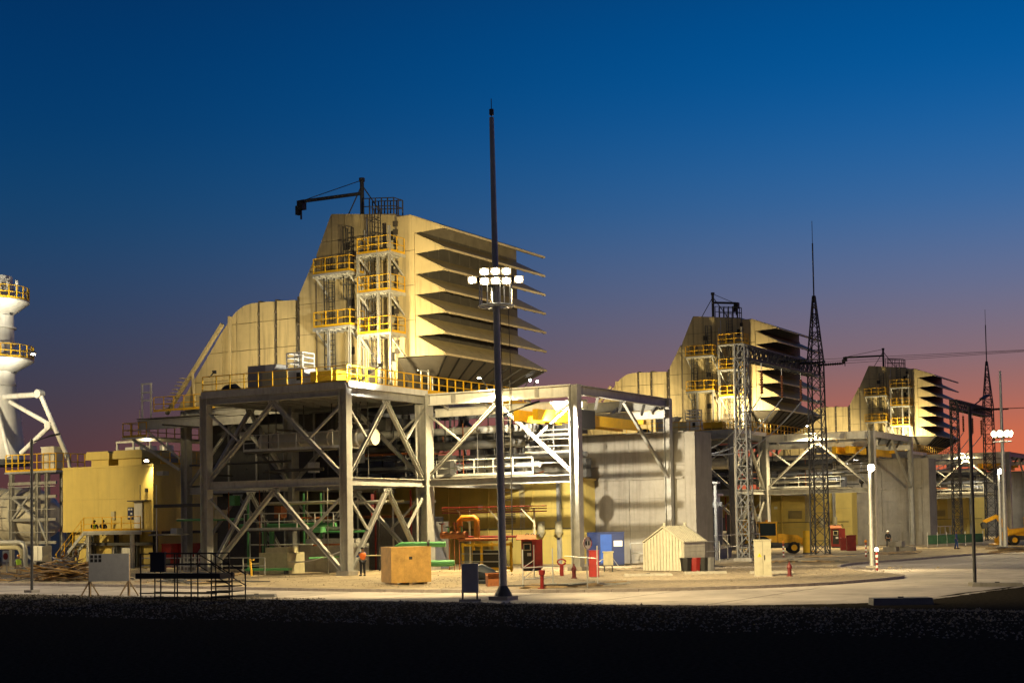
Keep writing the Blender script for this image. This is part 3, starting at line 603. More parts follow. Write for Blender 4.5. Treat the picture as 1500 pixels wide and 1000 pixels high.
def inside(u):
    """machinery under the deck: big ducts, green water pipes, cable trays"""
    ox = DX*u
    for i, (p, q, r, m, nm, lb) in enumerate((
        ((79, 56.5, 9.0), (79, 66, 9.0), .55, 'stack_white', 'air_duct', 'fat cream air duct under the front deck'),
        ((86, 49, 8.6), (86, 66.5, 8.6), .3, 'dark_steel', 'pipe', 'dark insulated pipe run behind the gantry'),
        ((88, 49.2, 7.2), (88, 66.5, 7.2), .22, 'galv', 'pipe', 'bright galvanised pipe run above the enclosure'),
        ((92, 49.2, 9.6), (92, 66.5, 9.6), .5, 'dark_steel', 'air_duct', 'thick dark duct high behind the gantry'),
        ((87.2, 49, 9.7), (87.2, 66.5, 9.7), .26, 'galv', 'pipe', 'grey pipe run just below the runway beam'),
        ((95, 49.2, 8.1), (95, 66.5, 8.1), .2, 'galv', 'pipe', 'slim bright pipe at the back of the bay'))):
        t = thing(nm, f'{lb} of the {UN[u]} unit', 'pipe', (ox+p[0], p[1], p[2]), None)
        bar('run', (ox+p[0], p[1], p[2]), (ox+q[0], q[1], q[2]), 2*r, 2*r, m, t, 'tube')
        n = 4
        for k in range(n):
            f = (k+.5)/n; c = V(p).lerp(V(q), f); bar('hanger', (ox+c.x, c.y, c.z), (ox+c.x, c.y, 11.4), .06, .06, 'dark_steel', t); bar('flange', (ox+c.x, c.y-.06, c.z), (ox+c.x, c.y+.06, c.z), 2.5*r, 2.5*r, m, t, 'tube')
    w = thing('mezzanine', f'dark mezzanine floor with cable trays under the deck of the {UN[u]} unit', 'floor', (ox+90, 60, 6.3))
    box('floor', (ox+83.6, 55.8, 6.28), (ox+97.3, 76.8, 6.4), 'grating', w)
    for z in (7.3, 8.0): box('cable_tray', (ox+89.6, 49, z), (ox+90.3, 66.8, z+.1), 'galv', w)
    for k in range(9):
        y = 56.5+k*1.2; bar('stanchion', (ox+90, y, 6.4), (ox+90, y, 11.3), .12, .12, 'dark_steel', w)
    guard([(ox+84, 47.5, 6.4), (ox+84, 55, 6.4)], w, 'galv', step=1.4)
    bar('walkway', (ox+84.6, 46.6, 6.33), (ox+84.6, 55.4, 6.33), 1.3, .08, 'grating', w)
    pl = thing('intake_plenum', f'dark intake plenum box below the duct of the {UN[u]} unit', 'plenum', (ox+91, 70, 6.4))
    for i in range(4): box('side_panel', (ox+85.2, 66.3+i*2.7, 6.42), (ox+85.4, 68.95+i*2.7, 11.4), 'dark_steel', pl)
    box('casing', (ox+85.41, 64.6, 6.42), (ox+96.8, 77, 11.4), 'dark_steel', pl); box('lower_casing', (ox+88.5, 69.6, .3), (ox+96.6, 78, 6.2), 'dark_steel', pl)
    for i in range(5): bar('stiffener', (ox+85.1, 66.3+i*2.7, 6.42), (ox+85.1, 66.3+i*2.7, 11.4), .12, .12, 'steel', pl)
    sf_ = thing('pipe_cluster', f'tangle of thin pipes and scaffold tubes above the enclosure of the {UN[u]} unit', 'pipework', (ox+88, 56, 6.4))
    for k in range(44 if u == 0 else 26):
        x = ox+random.uniform(85, 96.5); y = random.uniform(52, 64); z = random.uniform(6.5, 8.2); m_ = random.choice(['dark_steel', 'dark_steel', 'galv', 'rust', 'dark_steel'])
        if k % 3 == 0: bar('scaffold_tube', (x, y, 6.4), (x, y, random.uniform(8, 11)), .07, .07, m_, sf_, 'tube6')
        elif k % 3 == 1: bar('pipe', (x, max(49, y-random.uniform(1, 5)), z), (x, y+random.uniform(1, 5), z), random.uniform(.06, .22), random.uniform(.06, .2), m_, sf_, 'tube')
        else: bar('pipe', (x-random.uniform(.5, 2.5), y, z), (x+random.uniform(.5, 2.5), y, z+random.uniform(-.1, .5)), .1, .1, m_, sf_, 'tube6')
    for k in range(5):
        x = ox+random.uniform(86, 95); y = 49.5+k*3; h = random.uniform(.8, 1.7); box('valve_box', (x-.4, y-.5, 6.45), (x+.4, y+.5, 6.45+h), random.choice(['dark_steel', 'steel', 'dark_steel']), sf_)
    if u == 0:
        fb = thing('bay_pipework', 'tangle of pipes, scaffold tubes and trays inside the nearest front frame', 'pipework', (79, 61, G))
        for k in range(70):
            x = random.uniform(76, 87); y = random.uniform(56.5, 75.5); z = random.choice([.6, 1.2, 2.0, 2.8, 3.8, 4.8, 7, 7.6, 8.2, 9.6, 10.4]); m_ = random.choice(['steel', 'galv', 'dark_steel', 'rust', 'green', 'cream'] if z < 6 else ['steel', 'galv', 'dark_steel', 'dark_steel'])
            if k % 4 == 0: bar('scaffold_tube', (x, y, G if z < 6 else 6.2), (x, y, 5.7 if z < 6 else 11.4), .08, .08, m_, fb, 'tube6')
            elif k % 4 == 1: bar('pipe', (x, max(56, y-random.uniform(1, 5)), z), (x, min(76, y+random.uniform(1, 5)), z), random.uniform(.08, .26), random.uniform(.08, .26), m_, fb, 'tube')
            elif k % 4 == 2: bar('pipe', (x-random.uniform(.5, 2.5), y, z), (x+random.uniform(.5, 2.5), y, z), .12, .12, m_, fb, 'tube6')
            else: box('valve_box', (x-.3, y-.3, z), (x+.3, y+.3, z+random.uniform(.3, .9)), m_, fb)
        for z in (8.3, 3.0): guard([(77, 57, z), (77, 66, z)], fb, 'galv', step=1.5); box('walkway_%s' % ('high' if z > 6 else 'low'), (77, 57, z-.08), (78.2, 66, z), 'grating', fb)
    if u == 2: return
    gb = thing('machinery_block', f'grey turbine auxiliaries under the deck of the {UN[u]} unit', 'machinery', (ox+86, 62, G))
    for a, b, m in (((84.5, 57, G), (88.6, 61, 3.4), 'cloth_grey'), ((84.8, 62.5, G), (88.8, 66.2, 2.4), 'dark_steel'), ((79.8, 59.5, G), (82.3, 63.5, 2.0), 'steel'), ((85, 69, G), (93, 75.5, 5.6), 'dark_steel'), ((76.6, 62, G), (78.4, 64.4, 1.5), 'cream')):
        box('casing', (ox+a[0], a[1], a[2]), (ox+b[0], b[1], b[2]), m, gb); box('cover', (ox+a[0]+.3, a[1]+.3, b[2]), (ox+b[0]-.3, b[1]-.3, b[2]+.35), m, gb)
    for k in range(6): bar('riser', (ox+84.2, 57.3+k*1.5, G), (ox+84.2, 57.3+k*1.5, 5.6), .14, .14, 'galv' if k % 2 else 'red', gb, 'tube')

for u in range(3):
    filter_house(u); steel_frame(u); gantry(u); firewall(u); enclosure(u); inside(u)

# ------------------------------------------------------------------ deck furniture of the nearest unit and of the others
def deck_things(u):
    ox = DX*u
    a = thing('air_unit', f'white louvred air unit with angled hood on the {UN[u]} deck', 'air unit', (ox+76.2, 63.5, 12.14), 'deck air units')
    box('body', (ox+75.6, 62.9, 12.14), (ox+76.9, 64.4, 13.9), 'grey_paint', a)
    part('cowl', 'white', a, lambda b: b.prism([(ox+75.6, 62.9, 13.9), (ox+75.6, 61.9, 13.9), (ox+75.6, 62.89, 12.9)], (1.3, 0, 0)))
    e = thing('control_box', f'white equipment box with dark grille on the {UN[u]} deck', 'cabinet', (ox+76, 60.4, 12.14), 'deck equipment boxes')
    box('body', (ox+75.4, 60.9, 12.14), (ox+76.8, 63.0, 13.35), 'cream', e); box('front', (ox+75.5, 59.6, 12.14), (ox+76.8, 60.88, 13.45), 'white', e); box('grille', (ox+75.47, 59.9, 12.7), (ox+75.5, 60.2, 13.2), 'black', e)
    f = thing('pallet_cage', f'white wire cage standing on the equipment box of the {UN[u]} deck', 'cage', (ox+76, 60.5, 13.45), 'deck wire cages')
    for z in (13.5, 13.85, 14.2, 14.5):
        for (p, q) in (((75.5, 59.7), (75.5, 61)), ((75.5, 61), (76.7, 61)), ((76.7, 61), (76.7, 59.7)), ((76.7, 59.7), (75.5, 59.7))): bar('bar', (ox+p[0], p[1], z), (ox+q[0], q[1], z), .07, .07, 'white', f)
    for (x, y) in ((75.5, 59.7), (75.5, 61), (76.7, 61), (76.7, 59.7), (75.5, 60.35)): bar('bar', (ox+x, y, 13.46), (ox+x, y, 14.5), .07, .07, 'white', f)
    t = thing('tool_chest', f'low yellow steel chest by the stair tower of the {UN[u]} deck', 'chest', (ox+75.8, 58, 12.14), 'deck tool chests')
    box('body', (ox+75.4, 56.9, 12.5), (ox+76.4, 59.0, 13.15), 'safety', t); box('skid', (ox+75.5, 57.0, 12.14), (ox+76.3, 58.9, 12.5), 'dark_steel', t)
    v = thing('vent_post', f'galvanised vent pipes rising from the deck under the {UN[u]} hoods', 'vent pipe', (ox+84.5, 55.9, 12.14), 'deck vent pipes')
    for dx, h in ((0, 2.2), (.5, 1.5), (-.9, 1.6)): bar('riser', (ox+84.5+dx, 55.9, 12.14), (ox+84.5+dx, 55.9, 12.14+h), .12, .12, 'galv', v, 'tube')
    bar('crosspipe', (ox+83.2, 55.9, 13.7), (ox+85.2, 55.9, 13.7), .1, .1, 'galv', v, 'tube')
    b = thing('rubble_bags', f'dark tarpaulin bundle lying on the {UN[u]} deck', 'bundle', (ox+75.5, 65.5, 12.14), 'deck bundles')
    part('bundle', 'black', b, lambda m: m.tube([(ox+75.3, 66.5, 12.3), (ox+75.3, 66, 12.45), (ox+75.4, 65.3, 12.5), (ox+75.4, 64.8, 12.35)], [.1, .28, .3, .1], 8), True)
for u in range(2): deck_things(u)
wf = thing('window_frame', 'small white steel frame standing at the left end of the walkway', 'frame', (82, 79.2, 12.1))
for y in (79.3, 80.2): bar('stile', (82, y, 11.6), (82, y, 14.2), .1, .1, 'white', wf)
for z in (12.9, 13.5, 14.15): bar('rail', (82, 79.2, z), (82, 80.3, z), .1, .1, 'white', wf)

# ------------------------------------------------------------------ substation portals, transformers, metal building
def lattice(root, p, q, w0, w1, n, m='dark_steel', leg=.11, br=.05):
    p = V(p); q = V(q); d = (q-p).normalized(); a = V((1, 0, 0)) if abs(d.x) < .5 else V((0, 1, 0)); b = d.cross(a).normalized(); a = b.cross(d)
    cs = [(-1, -1), (1, -1), (1, 1), (-1, 1)]
    def P(k, i): f = k/n; w = (w0+(w1-w0)*f)/2; return p.lerp(q, f)+a*cs[i % 4][0]*w+b*cs[i % 4][1]*w
    for i in range(4): bar('leg', P(0, i), P(n, i), leg, leg, m, root)
    for k in range(n):
        for i in range(4):
            bar('brace', P(k, i), P(k+1, i+1), br, br, m, root)
            if k % 2 == 0 or w0 == w1: bar('brace', P(k, i+1), P(k+1, i), br, br, m, root)
            bar('brace', P(k+1, i), P(k+1, i+1), br, br, m, root)
for p in range(2):
    ox = DX*p; nm = ['nearer', 'farther'][p]
    t1 = thing('lattice_tower', f'grey lattice portal tower holding the boom end nearest the firewall, {nm} portal', 'lattice tower', (ox+103.4, 40.4, G), 'lattice towers')
    lattice(t1, (ox+103.4, 40.4, G), (ox+103.4, 40.4, 16.2), .95, .75, 16, 'lattice' if p == 0 else 'dark_steel', br=.06)
    box('footing', (ox+102.7, 39.7, .1), (ox+104.1, 41.1, .35), 'concrete', t1)
    t2 = thing('lattice_tower', f'tall dark lattice tower tapering to a lightning rod, {nm} portal', 'lattice tower', (ox+120.4, 40.4, G), 'lattice towers')
    lattice(t2, (ox+120.4, 40.4, G), (ox+120.4, 40.4, 16.6), 1.25, 1.05, 14)
    lattice(t2, (ox+120.4, 40.4, 16.6), (ox+120.4, 40.4, 22.0), 1.05, .16, 7, leg=.1)
    bar('lightning_rod', (ox+120.4, 40.4, 21.6), (ox+120.4, 40.4, 26.5), .12, .12, 'dark_steel', t2, 'tube6'); bar('lightning_rod', (ox+120.4, 40.4, 26.5), (ox+120.4, 40.4, 28.4), .05, .05, 'dark_steel', t2, 'tube6')
    for z in (9.5, 13): bar('cross_arm', (ox+119.2, 40.0, z), (ox+121, 40.0, z), .08, .08, 'galv', t2)
    bm = thing('lattice_boom', f'horizontal lattice boom between the two towers of the {nm} portal', 'boom', (ox+112, 40.4, 15.5), 'portal booms')
    lattice(bm, (ox+103.9, 40.4, 15.65), (ox+119.8, 40.4, 15.65), .95, .95, 15, 'dark_steel', leg=.14, br=.07)
    for k, x in enumerate((107.5, 112.0, 116.5)):
        ins = thing('insulator_string', f'{["left", "centre", "right"][k]} hanging insulator string under the {nm} portal boom', 'insulator', (ox+x, 40.4, 15.2), 'insulator strings')
        bar('hanger', (ox+x, 40.4, 15.2), (ox+x, 40.4, 14.6), .05, .05, 'galv', ins)
        part('discs', 'porcelain', ins, lambda b: b.tube([(ox+x, 40.4, 14.6-.1*i) for i in range(19)], [.15 if i % 2 else .06 for i in range(19)], 8), True)
        dr = thing('dropper_cable', f'{["left", "centre", "right"][k]} slack dropper cable from the {nm} portal to the transformer', 'cable', (ox+x, 40.4, 12.7), 'dropper cables')
        A = V((ox+x, 40.4, 12.75)); B = V((ox+105+k*2.2, 47.6, 8.6))
        part('conductor', 'galv', dr, lambda b: b.tube([A.lerp(B, t)+V((0, 0, -2.2*math.sin(math.pi*t)*(1-.3*t))) for t in [i/14 for i in range(15)]], .05, 6), True)
        ou = thing('power_line', f'{["lowest", "middle", "highest"][k]} overhead wire leaving the {nm} portal to the right', 'power line', (ox+x+3, 40, 15.7), 'overhead wires')
        part('insulator', 'black', ou, lambda b: b.tube([(ox+x+3, 39.9-.1*i, 15.5+.25*k) for i in range(22)], [.13 if i % 2 else .06 for i in range(22)], 8), True)
        A2 = V((ox+x+3, 37.7, 15.5+.25*k)); B2 = V((ox+x+40, -190, 26+k*2.6))
        part('conductor', 'dark_steel', ou, lambda b: b.tube([A2.lerp(B2, t)+V((0, 0, -4*math.sin(math.pi*t))) for t in [i/24 for i in range(25)]], .016, 5))
    # transformer
    tf = thing('transformer', f'grey oil transformer with radiators and porcelain bushings behind the {["nearest", "middle"][p]} firewall', 'transformer', (ox+107.5, 47.5, G), 'transformers')
    box('tank', (ox+104.2, 46.0, .9), (ox+111, 49.4, 5.2), 'steel', tf); box('tank_lid', (ox+104.0, 45.8, 5.2), (ox+111.2, 49.6, 5.4), 'steel', tf); box('plinth', (ox+103.6, 45, G), (ox+112, 51, .9), 'concrete', tf)
    for i in range(9): box('radiator_fin', (ox+104.4+i*.72, 45.0, 1.2), (ox+104.5+i*.72, 45.95, 4.6), 'galv', tf)
    bar('conservator', (ox+104.4, 48.8, 6.3), (ox+108.8, 48.8, 6.3), 1.1, 1.1, 'steel', tf, 'tube')
    for k in range(3):
        x = ox+105+k*2.2
        part('bushing', 'cream', tf, lambda b: b.tube([(x, 47.6, 5.4+.16*i) for i in range(20)], [(.30 if i % 2 else .2)*(1-.022*i) for i in range(20)], 10), True)
        part('corona_ring', 'galv', tf, lambda b: b.tube([(x+.42*math.cos(a), 47.6+.42*math.sin(a), 8.35) for a in [i*math.pi/8 for i in range(17)]], .05, 6), True)
    gf = guard([(ox+102.2, 43.2, G), (ox+113.6, 43.2, G)], None, 'galv', 1.9, 2.2, f'galvanised barrier before the {["nearest", "middle"][p]} transformer', cat='barrier', toe=False, group='transformer barriers')
    for k, x in enumerate((104.3, 107.2)): 
        ps = thing('busbar_post', f'{["left", "right"][k]} pale steel post in front of the {["nearest", "middle"][p]} transformer', 'post', (ox+x, 44.3, G), 'busbar posts')
        bar('shaft', (ox+x, 44.3, G), (ox+x, 44.3, 6.0), .26, .26, 'white', ps, 'tube'); box('cap', (ox+x-.3, 44.0, 6.0), (ox+x+.3, 44.6, 6.15), 'galv', ps)
    mb = thing('corrugated_building', f'pale corrugated metal building behind the {["nearest", "middle"][p]} transformer', 'building', (ox+120, 54, G), 'corrugated buildings')
    for i in range(24): y = 50+i*.42; box('sheet_rib', (ox+114.9, y, G), (ox+115.0, y+.22, 5.3), 'white', mb)
    box('wall', (ox+115.01, 50, G), (ox+122, 60, 5.3), 'white', mb); box('roof', (ox+114.7, 49.8, 5.3), (ox+122.3, 60.2, 5.5), 'galv', mb)
    for i in range(16): x = ox+115.2+i*.42; box('sheet_rib', (x, 49.88, G), (x+.22, 49.99, 5.3), 'white', mb)

# ------------------------------------------------------------------ yellow building on the left
yb = thing('yellow_building', 'large plain yellow building with platform and roof vents at the left', 'building', (88, 85, G))
for i in range(5):
    a = 84.76+i*2.05
    for z0, z1 in ((3.05, 5.7), (5.71, 8.3)): box('wall_panel', (87.84, a+.004, z0), (88.1, a+2.046, z1), 'yellow_wall', yb)
for i in range(5):
    a = 88.11+i*2.2
    for z0, z1 in ((3.05, 5.7), (5.71, 8.3)): box('wall_panel', (a+.004, 84.76, z0), (a+2.196, 85.0, z1), 'yellow_wall', yb)
box('roof', (87.8, 84.7, 8.31), (99.2, 95.05, 8.45), 'yellow_wall', yb)
for i in range(5): box('base_panel', (88.6, 84.9+i*2.05, G), (88.9, 86.9+i*2.05, 3.04), 'yellow_wall', yb)
for y in (84.9, 86.9, 89.2, 91.8, 94.6): bar('base_post', (88.2, y, G), (88.2, y, 3.04), .3, .3, 'dark_steel', yb, 'h')
box('base_side', (88.95, 85.2, G), (99, 85.4, 3.04), 'yellow_wall', yb); box('base_ledge', (88.0, 84.95, 2.8), (99, 85.19, 3.03), 'dark_steel', yb)
box('roller_door', (88.5, 87.2, G), (88.59, 90.0, 1.8), 'white', yb); box('lower_beam', (87.95, 84.9, 1.9), (88.15, 94.9, 2.15), 'dark_steel', yb)
for i, (y0, y1) in enumerate(((89.9, 92.6), (86.2, 89.5))):
    r = box('roof_vent', (88.4, y0+.35, 8.45), (91, y1-.35, 9.0), 'yellow_wall', yb)
    part('vent_hood', 'yellow_wall', r, lambda b: b.prism([(88.1, y0, 9.0), (88.1, y1, 9.0), (88.1, y1, 9.5), (88.1, y1-.18, 9.68), (88.1, y0+.18, 9.68), (88.1, y0, 9.5)], (3.2, 0, 0)))
dr = box('door', (87.78, 85.9, 3.3), (87.83, 86.8, 5.4), 'white', yb); box('door_frame', (87.74, 85.8, 3.25), (87.775, 85.9, 5.5), 'panel_dark', dr); box('canopy', (87.2, 84.95, 5.45), (87.83, 87.0, 5.55), 'panel_dark', yb)
box('wall_lamp', (87.7, 85.3, 6.2), (87.83, 85.55, 6.5), 'black', yb); box('junction_box', (87.68, 88.9, 4.0), (87.83, 89.3, 4.7), 'cream', yb); bar('conduit', (87.76, 86.1, 5.6), (87.76, 86.1, 6.8), .05, .05, 'dark_steel', yb)
bs = thing('blue_notice', 'small blue notice board on the yellow building beside the door', 'sign', (87.8, 87.2, 4.4)); box('board', (87.76, 86.9, 4.0), (87.82, 87.5, 5.0), 'blue', bs)
for (y, z) in ((86.98, 4.75), (87.25, 4.75), (87.0, 4.4), (87.25, 4.15)): box('printed_patch', (87.745, y, z), (87.758, y+.18, z+.16), 'white', bs)
wk = thing('side_platform', 'steel walkway with yellow rail and stair along the yellow building', 'walkway', (87, 88, 3.1))
box('floor', (86.2, 84.5, 3.0), (87.75, 90.9, 3.12), 'galv', wk); bar('edge_beam', (86.2, 84.5, 2.92), (86.2, 90.9, 2.92), .12, .22, 'steel', wk)
for y in (85.65, 90.5): bar('post', (86.4, y, G), (86.4, y, 2.85), .26, .26, 'white', wk, 'h')
guard([(86.25, 84.6, 3.12), (86.25, 90.9, 3.12)], wk, step=1.0)
for x in (86.3, 87.3): bar('stringer', (x, 90.9, 3.0), (x, 94.2, G), .08, .26, 'galv', wk)
for k in range(12): box('tread', (86.35, 91.05+k*.26, 2.78-k*.235), (87.25, 91.28+k*.26, 2.81-k*.235), 'galv', wk)
bar('handrail', (86.25, 90.9, 4.2), (86.25, 94.2, 1.2), .06, .06, 'safety', wk, 'tube6'); bar('handrail', (86.25, 90.9, 3.7), (86.25, 94.2, .7), .05, .05, 'safety', wk, 'tube6')
for k in range(4): bar('handrail_post', (86.25, 91.2+k*.95, 2.8-k*.86), (86.25, 91.2+k*.95, 3.9-k*.86), .06, .06, 'safety', wk)
hv = thing('roof_air_handler', 'white air handling frame on the yellow building roof', 'air handler', (92, 89.5, 8.45))
box('skid', (91.2, 86.4, 8.46), (94.5, 92.3, 9.3), 'steel', hv)
for y in (86.5, 88.4, 90.3, 92.2): bar('post', (91.3, y, 9.3), (91.3, y, 10.6), .14, .14, 'white', hv)
bar('top_rail', (91.3, 86.4, 10.6), (91.3, 92.3, 10.6), .16, .16, 'white', hv)
for y in (87.4, 89.3): bar('fan_cowl', (92.2, y, 9.3), (92.2, y, 10.2), 1.2, 1.2, 'galv', hv, 'tube')
box('coil', (92, 90.2, 9.3), (94, 92, 10.2), 'white', hv)
guard([(89, 85, 8.46), (98.5, 85, 8.46)], None, label='yellow guardrail on the roof edge of the yellow building', step=1.1)
rb = thing('roof_box', 'yellow boxy plant room on the yellow building roof', 'plant room', (95, 86, 8.46)); box('body', (93, 85.4, 8.46), (98.5, 86.2, 9.6), 'yellow_wall', rb); box('lid', (92.9, 85.3, 9.6), (98.6, 86.3, 9.7), 'yellow_wall', rb)
for k, (x, y, z) in enumerate(((90, 88.3, 13.1), (90.6, 88.1, 11.7))):
    an = thing('whip_antenna', f'{["taller", "shorter"][k]} thin antenna rod on the yellow building roof', 'antenna', (x, y, 8.45)); bar('rod', (x, y, 8.45), (x, y, z), .06, .06, 'cream', an, 'tube6'); box('foot', (x-.15, y-.15, 8.45), (x+.15, y+.15, 8.6), 'galv', an)
for k, (a, b) in enumerate((((88.6, 83.6, G), (89.4, 84.6, 1.95)), ((89.8, 83.1, G), (91.6, 84.3, 1.95)))):
    c = thing('fire_cabinet', f'{["bright", "shadowed"][k]} red cabinet beside the corner of the yellow building', 'cabinet', a); box('body', a, b, 'red', c); box('top', (a[0]-.05, a[1]-.05, b[2]), (b[0]+.05, b[1]+.05, b[2]+.06), 'red', c)
tp = thing('slim_lamp_pole', 'thin pale unlit pole in front of the yellow building corner', 'pole', (84.5, 81.2, G)); bar('shaft', (84.5, 81.2, G), (84.5, 81.2, 6.6), .09, .09, 'white', tp, 'tube6'); box('foot', (84.35, 81.05, G), (84.65, 81.35, G+.1), 'galv', tp)

# ------------------------------------------------------------------ exhaust stack at the left edge
sc = V((92.5, 109.0, 0))
sk = thing('exhaust_stack', 'pale round exhaust stack with ring platforms at the left edge', 'stack', (sc.x, sc.y, G))
part('shell', 'stack_white', sk, lambda b: b.tube([(sc.x, sc.y, z) for z in (9.6, 10.0, 16.4, 16.5, 26.6)], [2.9, 2.85, 2.1, 1.95, 1.7], 40), True)
for z in (11.6, 13.3, 15, 16.6, 18.2, 20.3, 21.8, 23.2, 25.5): part('shell_band', 'stack_white', sk, lambda b: b.tube([(sc.x, sc.y, z), (sc.x, sc.y, z+.14)], (1.84 if z > 22 else 2.05) if z > 16 else 2.1+(16.6-z)*.12, 40), True)
part('base_ring', 'dark_steel', sk, lambda b: b.tube([(sc.x, sc.y, 9.2), (sc.x, sc.y, 9.7)], 3.25, 32), True)
for z, r in ((24.3, 3.2), (18.9, 3.6)):
    pf = part('ring_platform', 'stack_white', sk, lambda b: b.tube([(sc.x, sc.y, z-1.2), (sc.x, sc.y, z-.12), (sc.x, sc.y, z)], [1.8, r, r], 32), True)
    for k in range(24):
        a = k*math.pi/12; c = V((sc.x+r*math.cos(a)*.98, sc.y+r*math.sin(a)*.98, z)); a2 = a+math.pi/12; c2 = V((sc.x+r*math.cos(a2)*.98, sc.y+r*math.sin(a2)*.98, z))
        bar('post', c, c+V((0, 0, 1.25)), .08, .08, 'safety', pf)
        for h in (.1, .62, 1.22): bar('rail', c+V((0, 0, h)), c2+V((0, 0, h)), .07 if h > .2 else .03, .07 if h > .2 else .22, 'safety', pf)
bar('ladder_stile', (90.9, 107.1, 9.6), (90.9, 107.1, 24), .1, .1, 'dark_steel', sk)
for k in range(3): bar('nozzle', (sc.x-1.2+k*1.0, sc.y-2.2, 25.2), (sc.x-1.2+k*1.0, sc.y-2.2, 26.2), .3, .3, 'stack_white', sk, 'tube')
sf = thing('stack_support', 'pale tubular support frame leaning out from the exhaust stack', 'support frame', (92.5, 102, G))
for p, q, w in (((92, 107.4, 15.4), (92, 102.5, 15.35), .5), ((92, 102.4, 15.5), (92, 98.9, 9.6), .42), ((92, 106.2, 14.9), (92, 101.1, 12.6), .4), ((92, 101.2, 12.4), (92, 104.8, 10.2), .42), ((91.2, 107.2, 15), (91.2, 105.4, 9.8), .38), ((92, 98.9, 9.6), (92, 98.6, 8.5), .3)): bar('strut', p, q, w, w, 'stack_white', sf, 'tube')
for y, z in ((102.4, 15.4), (101.1, 12.5)): bar('node', (91.7, y, z), (92.3, y, z), .8, .8, 'stack_white', sf, 'tube')
sp = thing('stack_platform', 'steel service platform with yellow rail beside the exhaust stack', 'platform', (92, 102, 8.4))
box('floor', (90.5, 98.7, 8.3), (94, 105.2, 8.45), 'galv', sp)
guard([(90.6, 105.1, 8.45), (90.6, 98.8, 8.45), (93.9, 98.8, 8.45)], sp, step=.8, h=1.5, t=.08)
for y in (100.1, 101.3, 104.6):
    for x in (90.8, 93.6): bar('column', (x, y, G), (x, y, 8.3), .34, .34, 'steel', sp, 'h')
for z in (2.2, 4.2, 6.2, 7.4):
    bar('beam', (90.8, 99, z), (90.8, 105, z), .16, .26, 'steel', sp); bar('walk_rail', (90.7, 99, z+.9), (90.7, 105, z+.9), .06, .06, 'galv', sp)
for a, b in (((104.5, 4.2), (101.4, 7.2)), ((104.5, 6.2), (101.4, 4.2)), ((104.5, 2.2), (101.4, .4)), ((101.2, 4.3), (100.1, 2.3))): bar('brace', (90.75, a[0], a[1]), (90.75, b[0], b[1]), .18, .18, 'galv', sp)
sb = thing('stack_cabinet', 'pale upright cabinet on the stack service platform', 'cabinet', (91.6, 100.4, 8.45)); box('body', (91.2, 99.7, 8.46), (92.2, 101.3, 10.5), 'stack_white', sb); box('lid', (91.15, 99.65, 10.5), (92.25, 101.35, 10.58), 'stack_white', sb)
dd = thing('exhaust_diffuser', 'big pale horizontal drum under the exhaust stack with hoop bands', 'duct', (92.5, 106, 4.5))
part('drum', 'stack_white', dd, lambda b: b.tube([(93.5, y, 4.5) for y in (102.6, 103.2, 104.5, 107, 125)], [1.2, 1.9, 2.35, 2.6, 2.6], 36), True)
for y in (105, 107, 109, 111, 113): part('hoop', 'galv', dd, lambda b: b.tube([(93.5, y, 4.5), (93.5, y+.15, 4.5)], 2.7, 36), True)
for z in (2.6, 3.6, 4.6, 5.6, 6.4): bar('scaffold_ledger', (90.2, 105.4, z), (90.2, 118, z), .06, .06, 'dark_steel', dd)
for y in range(106, 118, 2): bar('scaffold_standard', (90.2, y, G), (90.2, y, 7), .06, .06, 'dark_steel', dd)
for k, z in enumerate((2.35, 1.95)):
    pp = thing('bent_pipe', f'{["upper", "lower"][k]} grey pipe bending down to the ground at the left edge', 'pipe', (80, 91, z))
    part('run', 'galv' if k == 0 else 'cream', pp, lambda b: b.tube([(80, 110, z), (80, 91.4+k*.4, z), (80, 91.0+k*.4, z-.06), (80, 90.75+k*.4, z-.25), (80, 90.65+k*.4, z-.6), (80, 90.65+k*.4, G)], .18, 10), True)
wc = thing('white_cabinet', 'white electrical cabinet by the scaffold at the left', 'cabinet', (84, 93.5, G)); box('body', (83.8, 93.0, .7), (84.8, 94.0, 2.0), 'white', wc); box('stand', (84, 93.1, G), (84.6, 93.9, .7), 'dark_steel', wc); box('door_gap', (83.78, 93.48, .8), (83.8, 93.5, 1.95), 'seam', wc)
rs = thing('warning_notice', 'white notice with a red emblem behind the workers at the left', 'sign', (78, 88, 1)); box('board', (77.5, 89.6, .9), (77.55, 90.3, 1.75), 'white', rs); part('emblem', 'red', rs, lambda b: b.tube([(77.46, 89.95, 1.33), (77.49, 89.95, 1.33)], .26, 14)); bar('post', (77.6, 89.95, G), (77.6, 89.95, 1.0), .06, .06, 'galv', rs)

# ------------------------------------------------------------------ helpers for turned things
def frame(x, y, z, deg): return MX.Translation((x, y, z)) @ MX.Rotation(R(deg), 4, 'Z')
def lb(name, a, b, m, parent, F):
    a = V(a); b = V(b); c = (a+b)/2; s = b-a
    return link(bpy.data.objects.new(name, unit('box', m)), parent, F @ MX.Translation(c) @ MX.Diagonal((s.x, s.y, s.z, 1)))
def lbar(name, p, q, w, h, m, parent, F, kind='box'): return bar(name, F @ V(p), F @ V(q), w, h, m, parent, kind)
def lpart(name, m, parent, F, fn, smooth=False):
    b = MB(); fn(b); return b.build(name, m, parent, smooth, F)

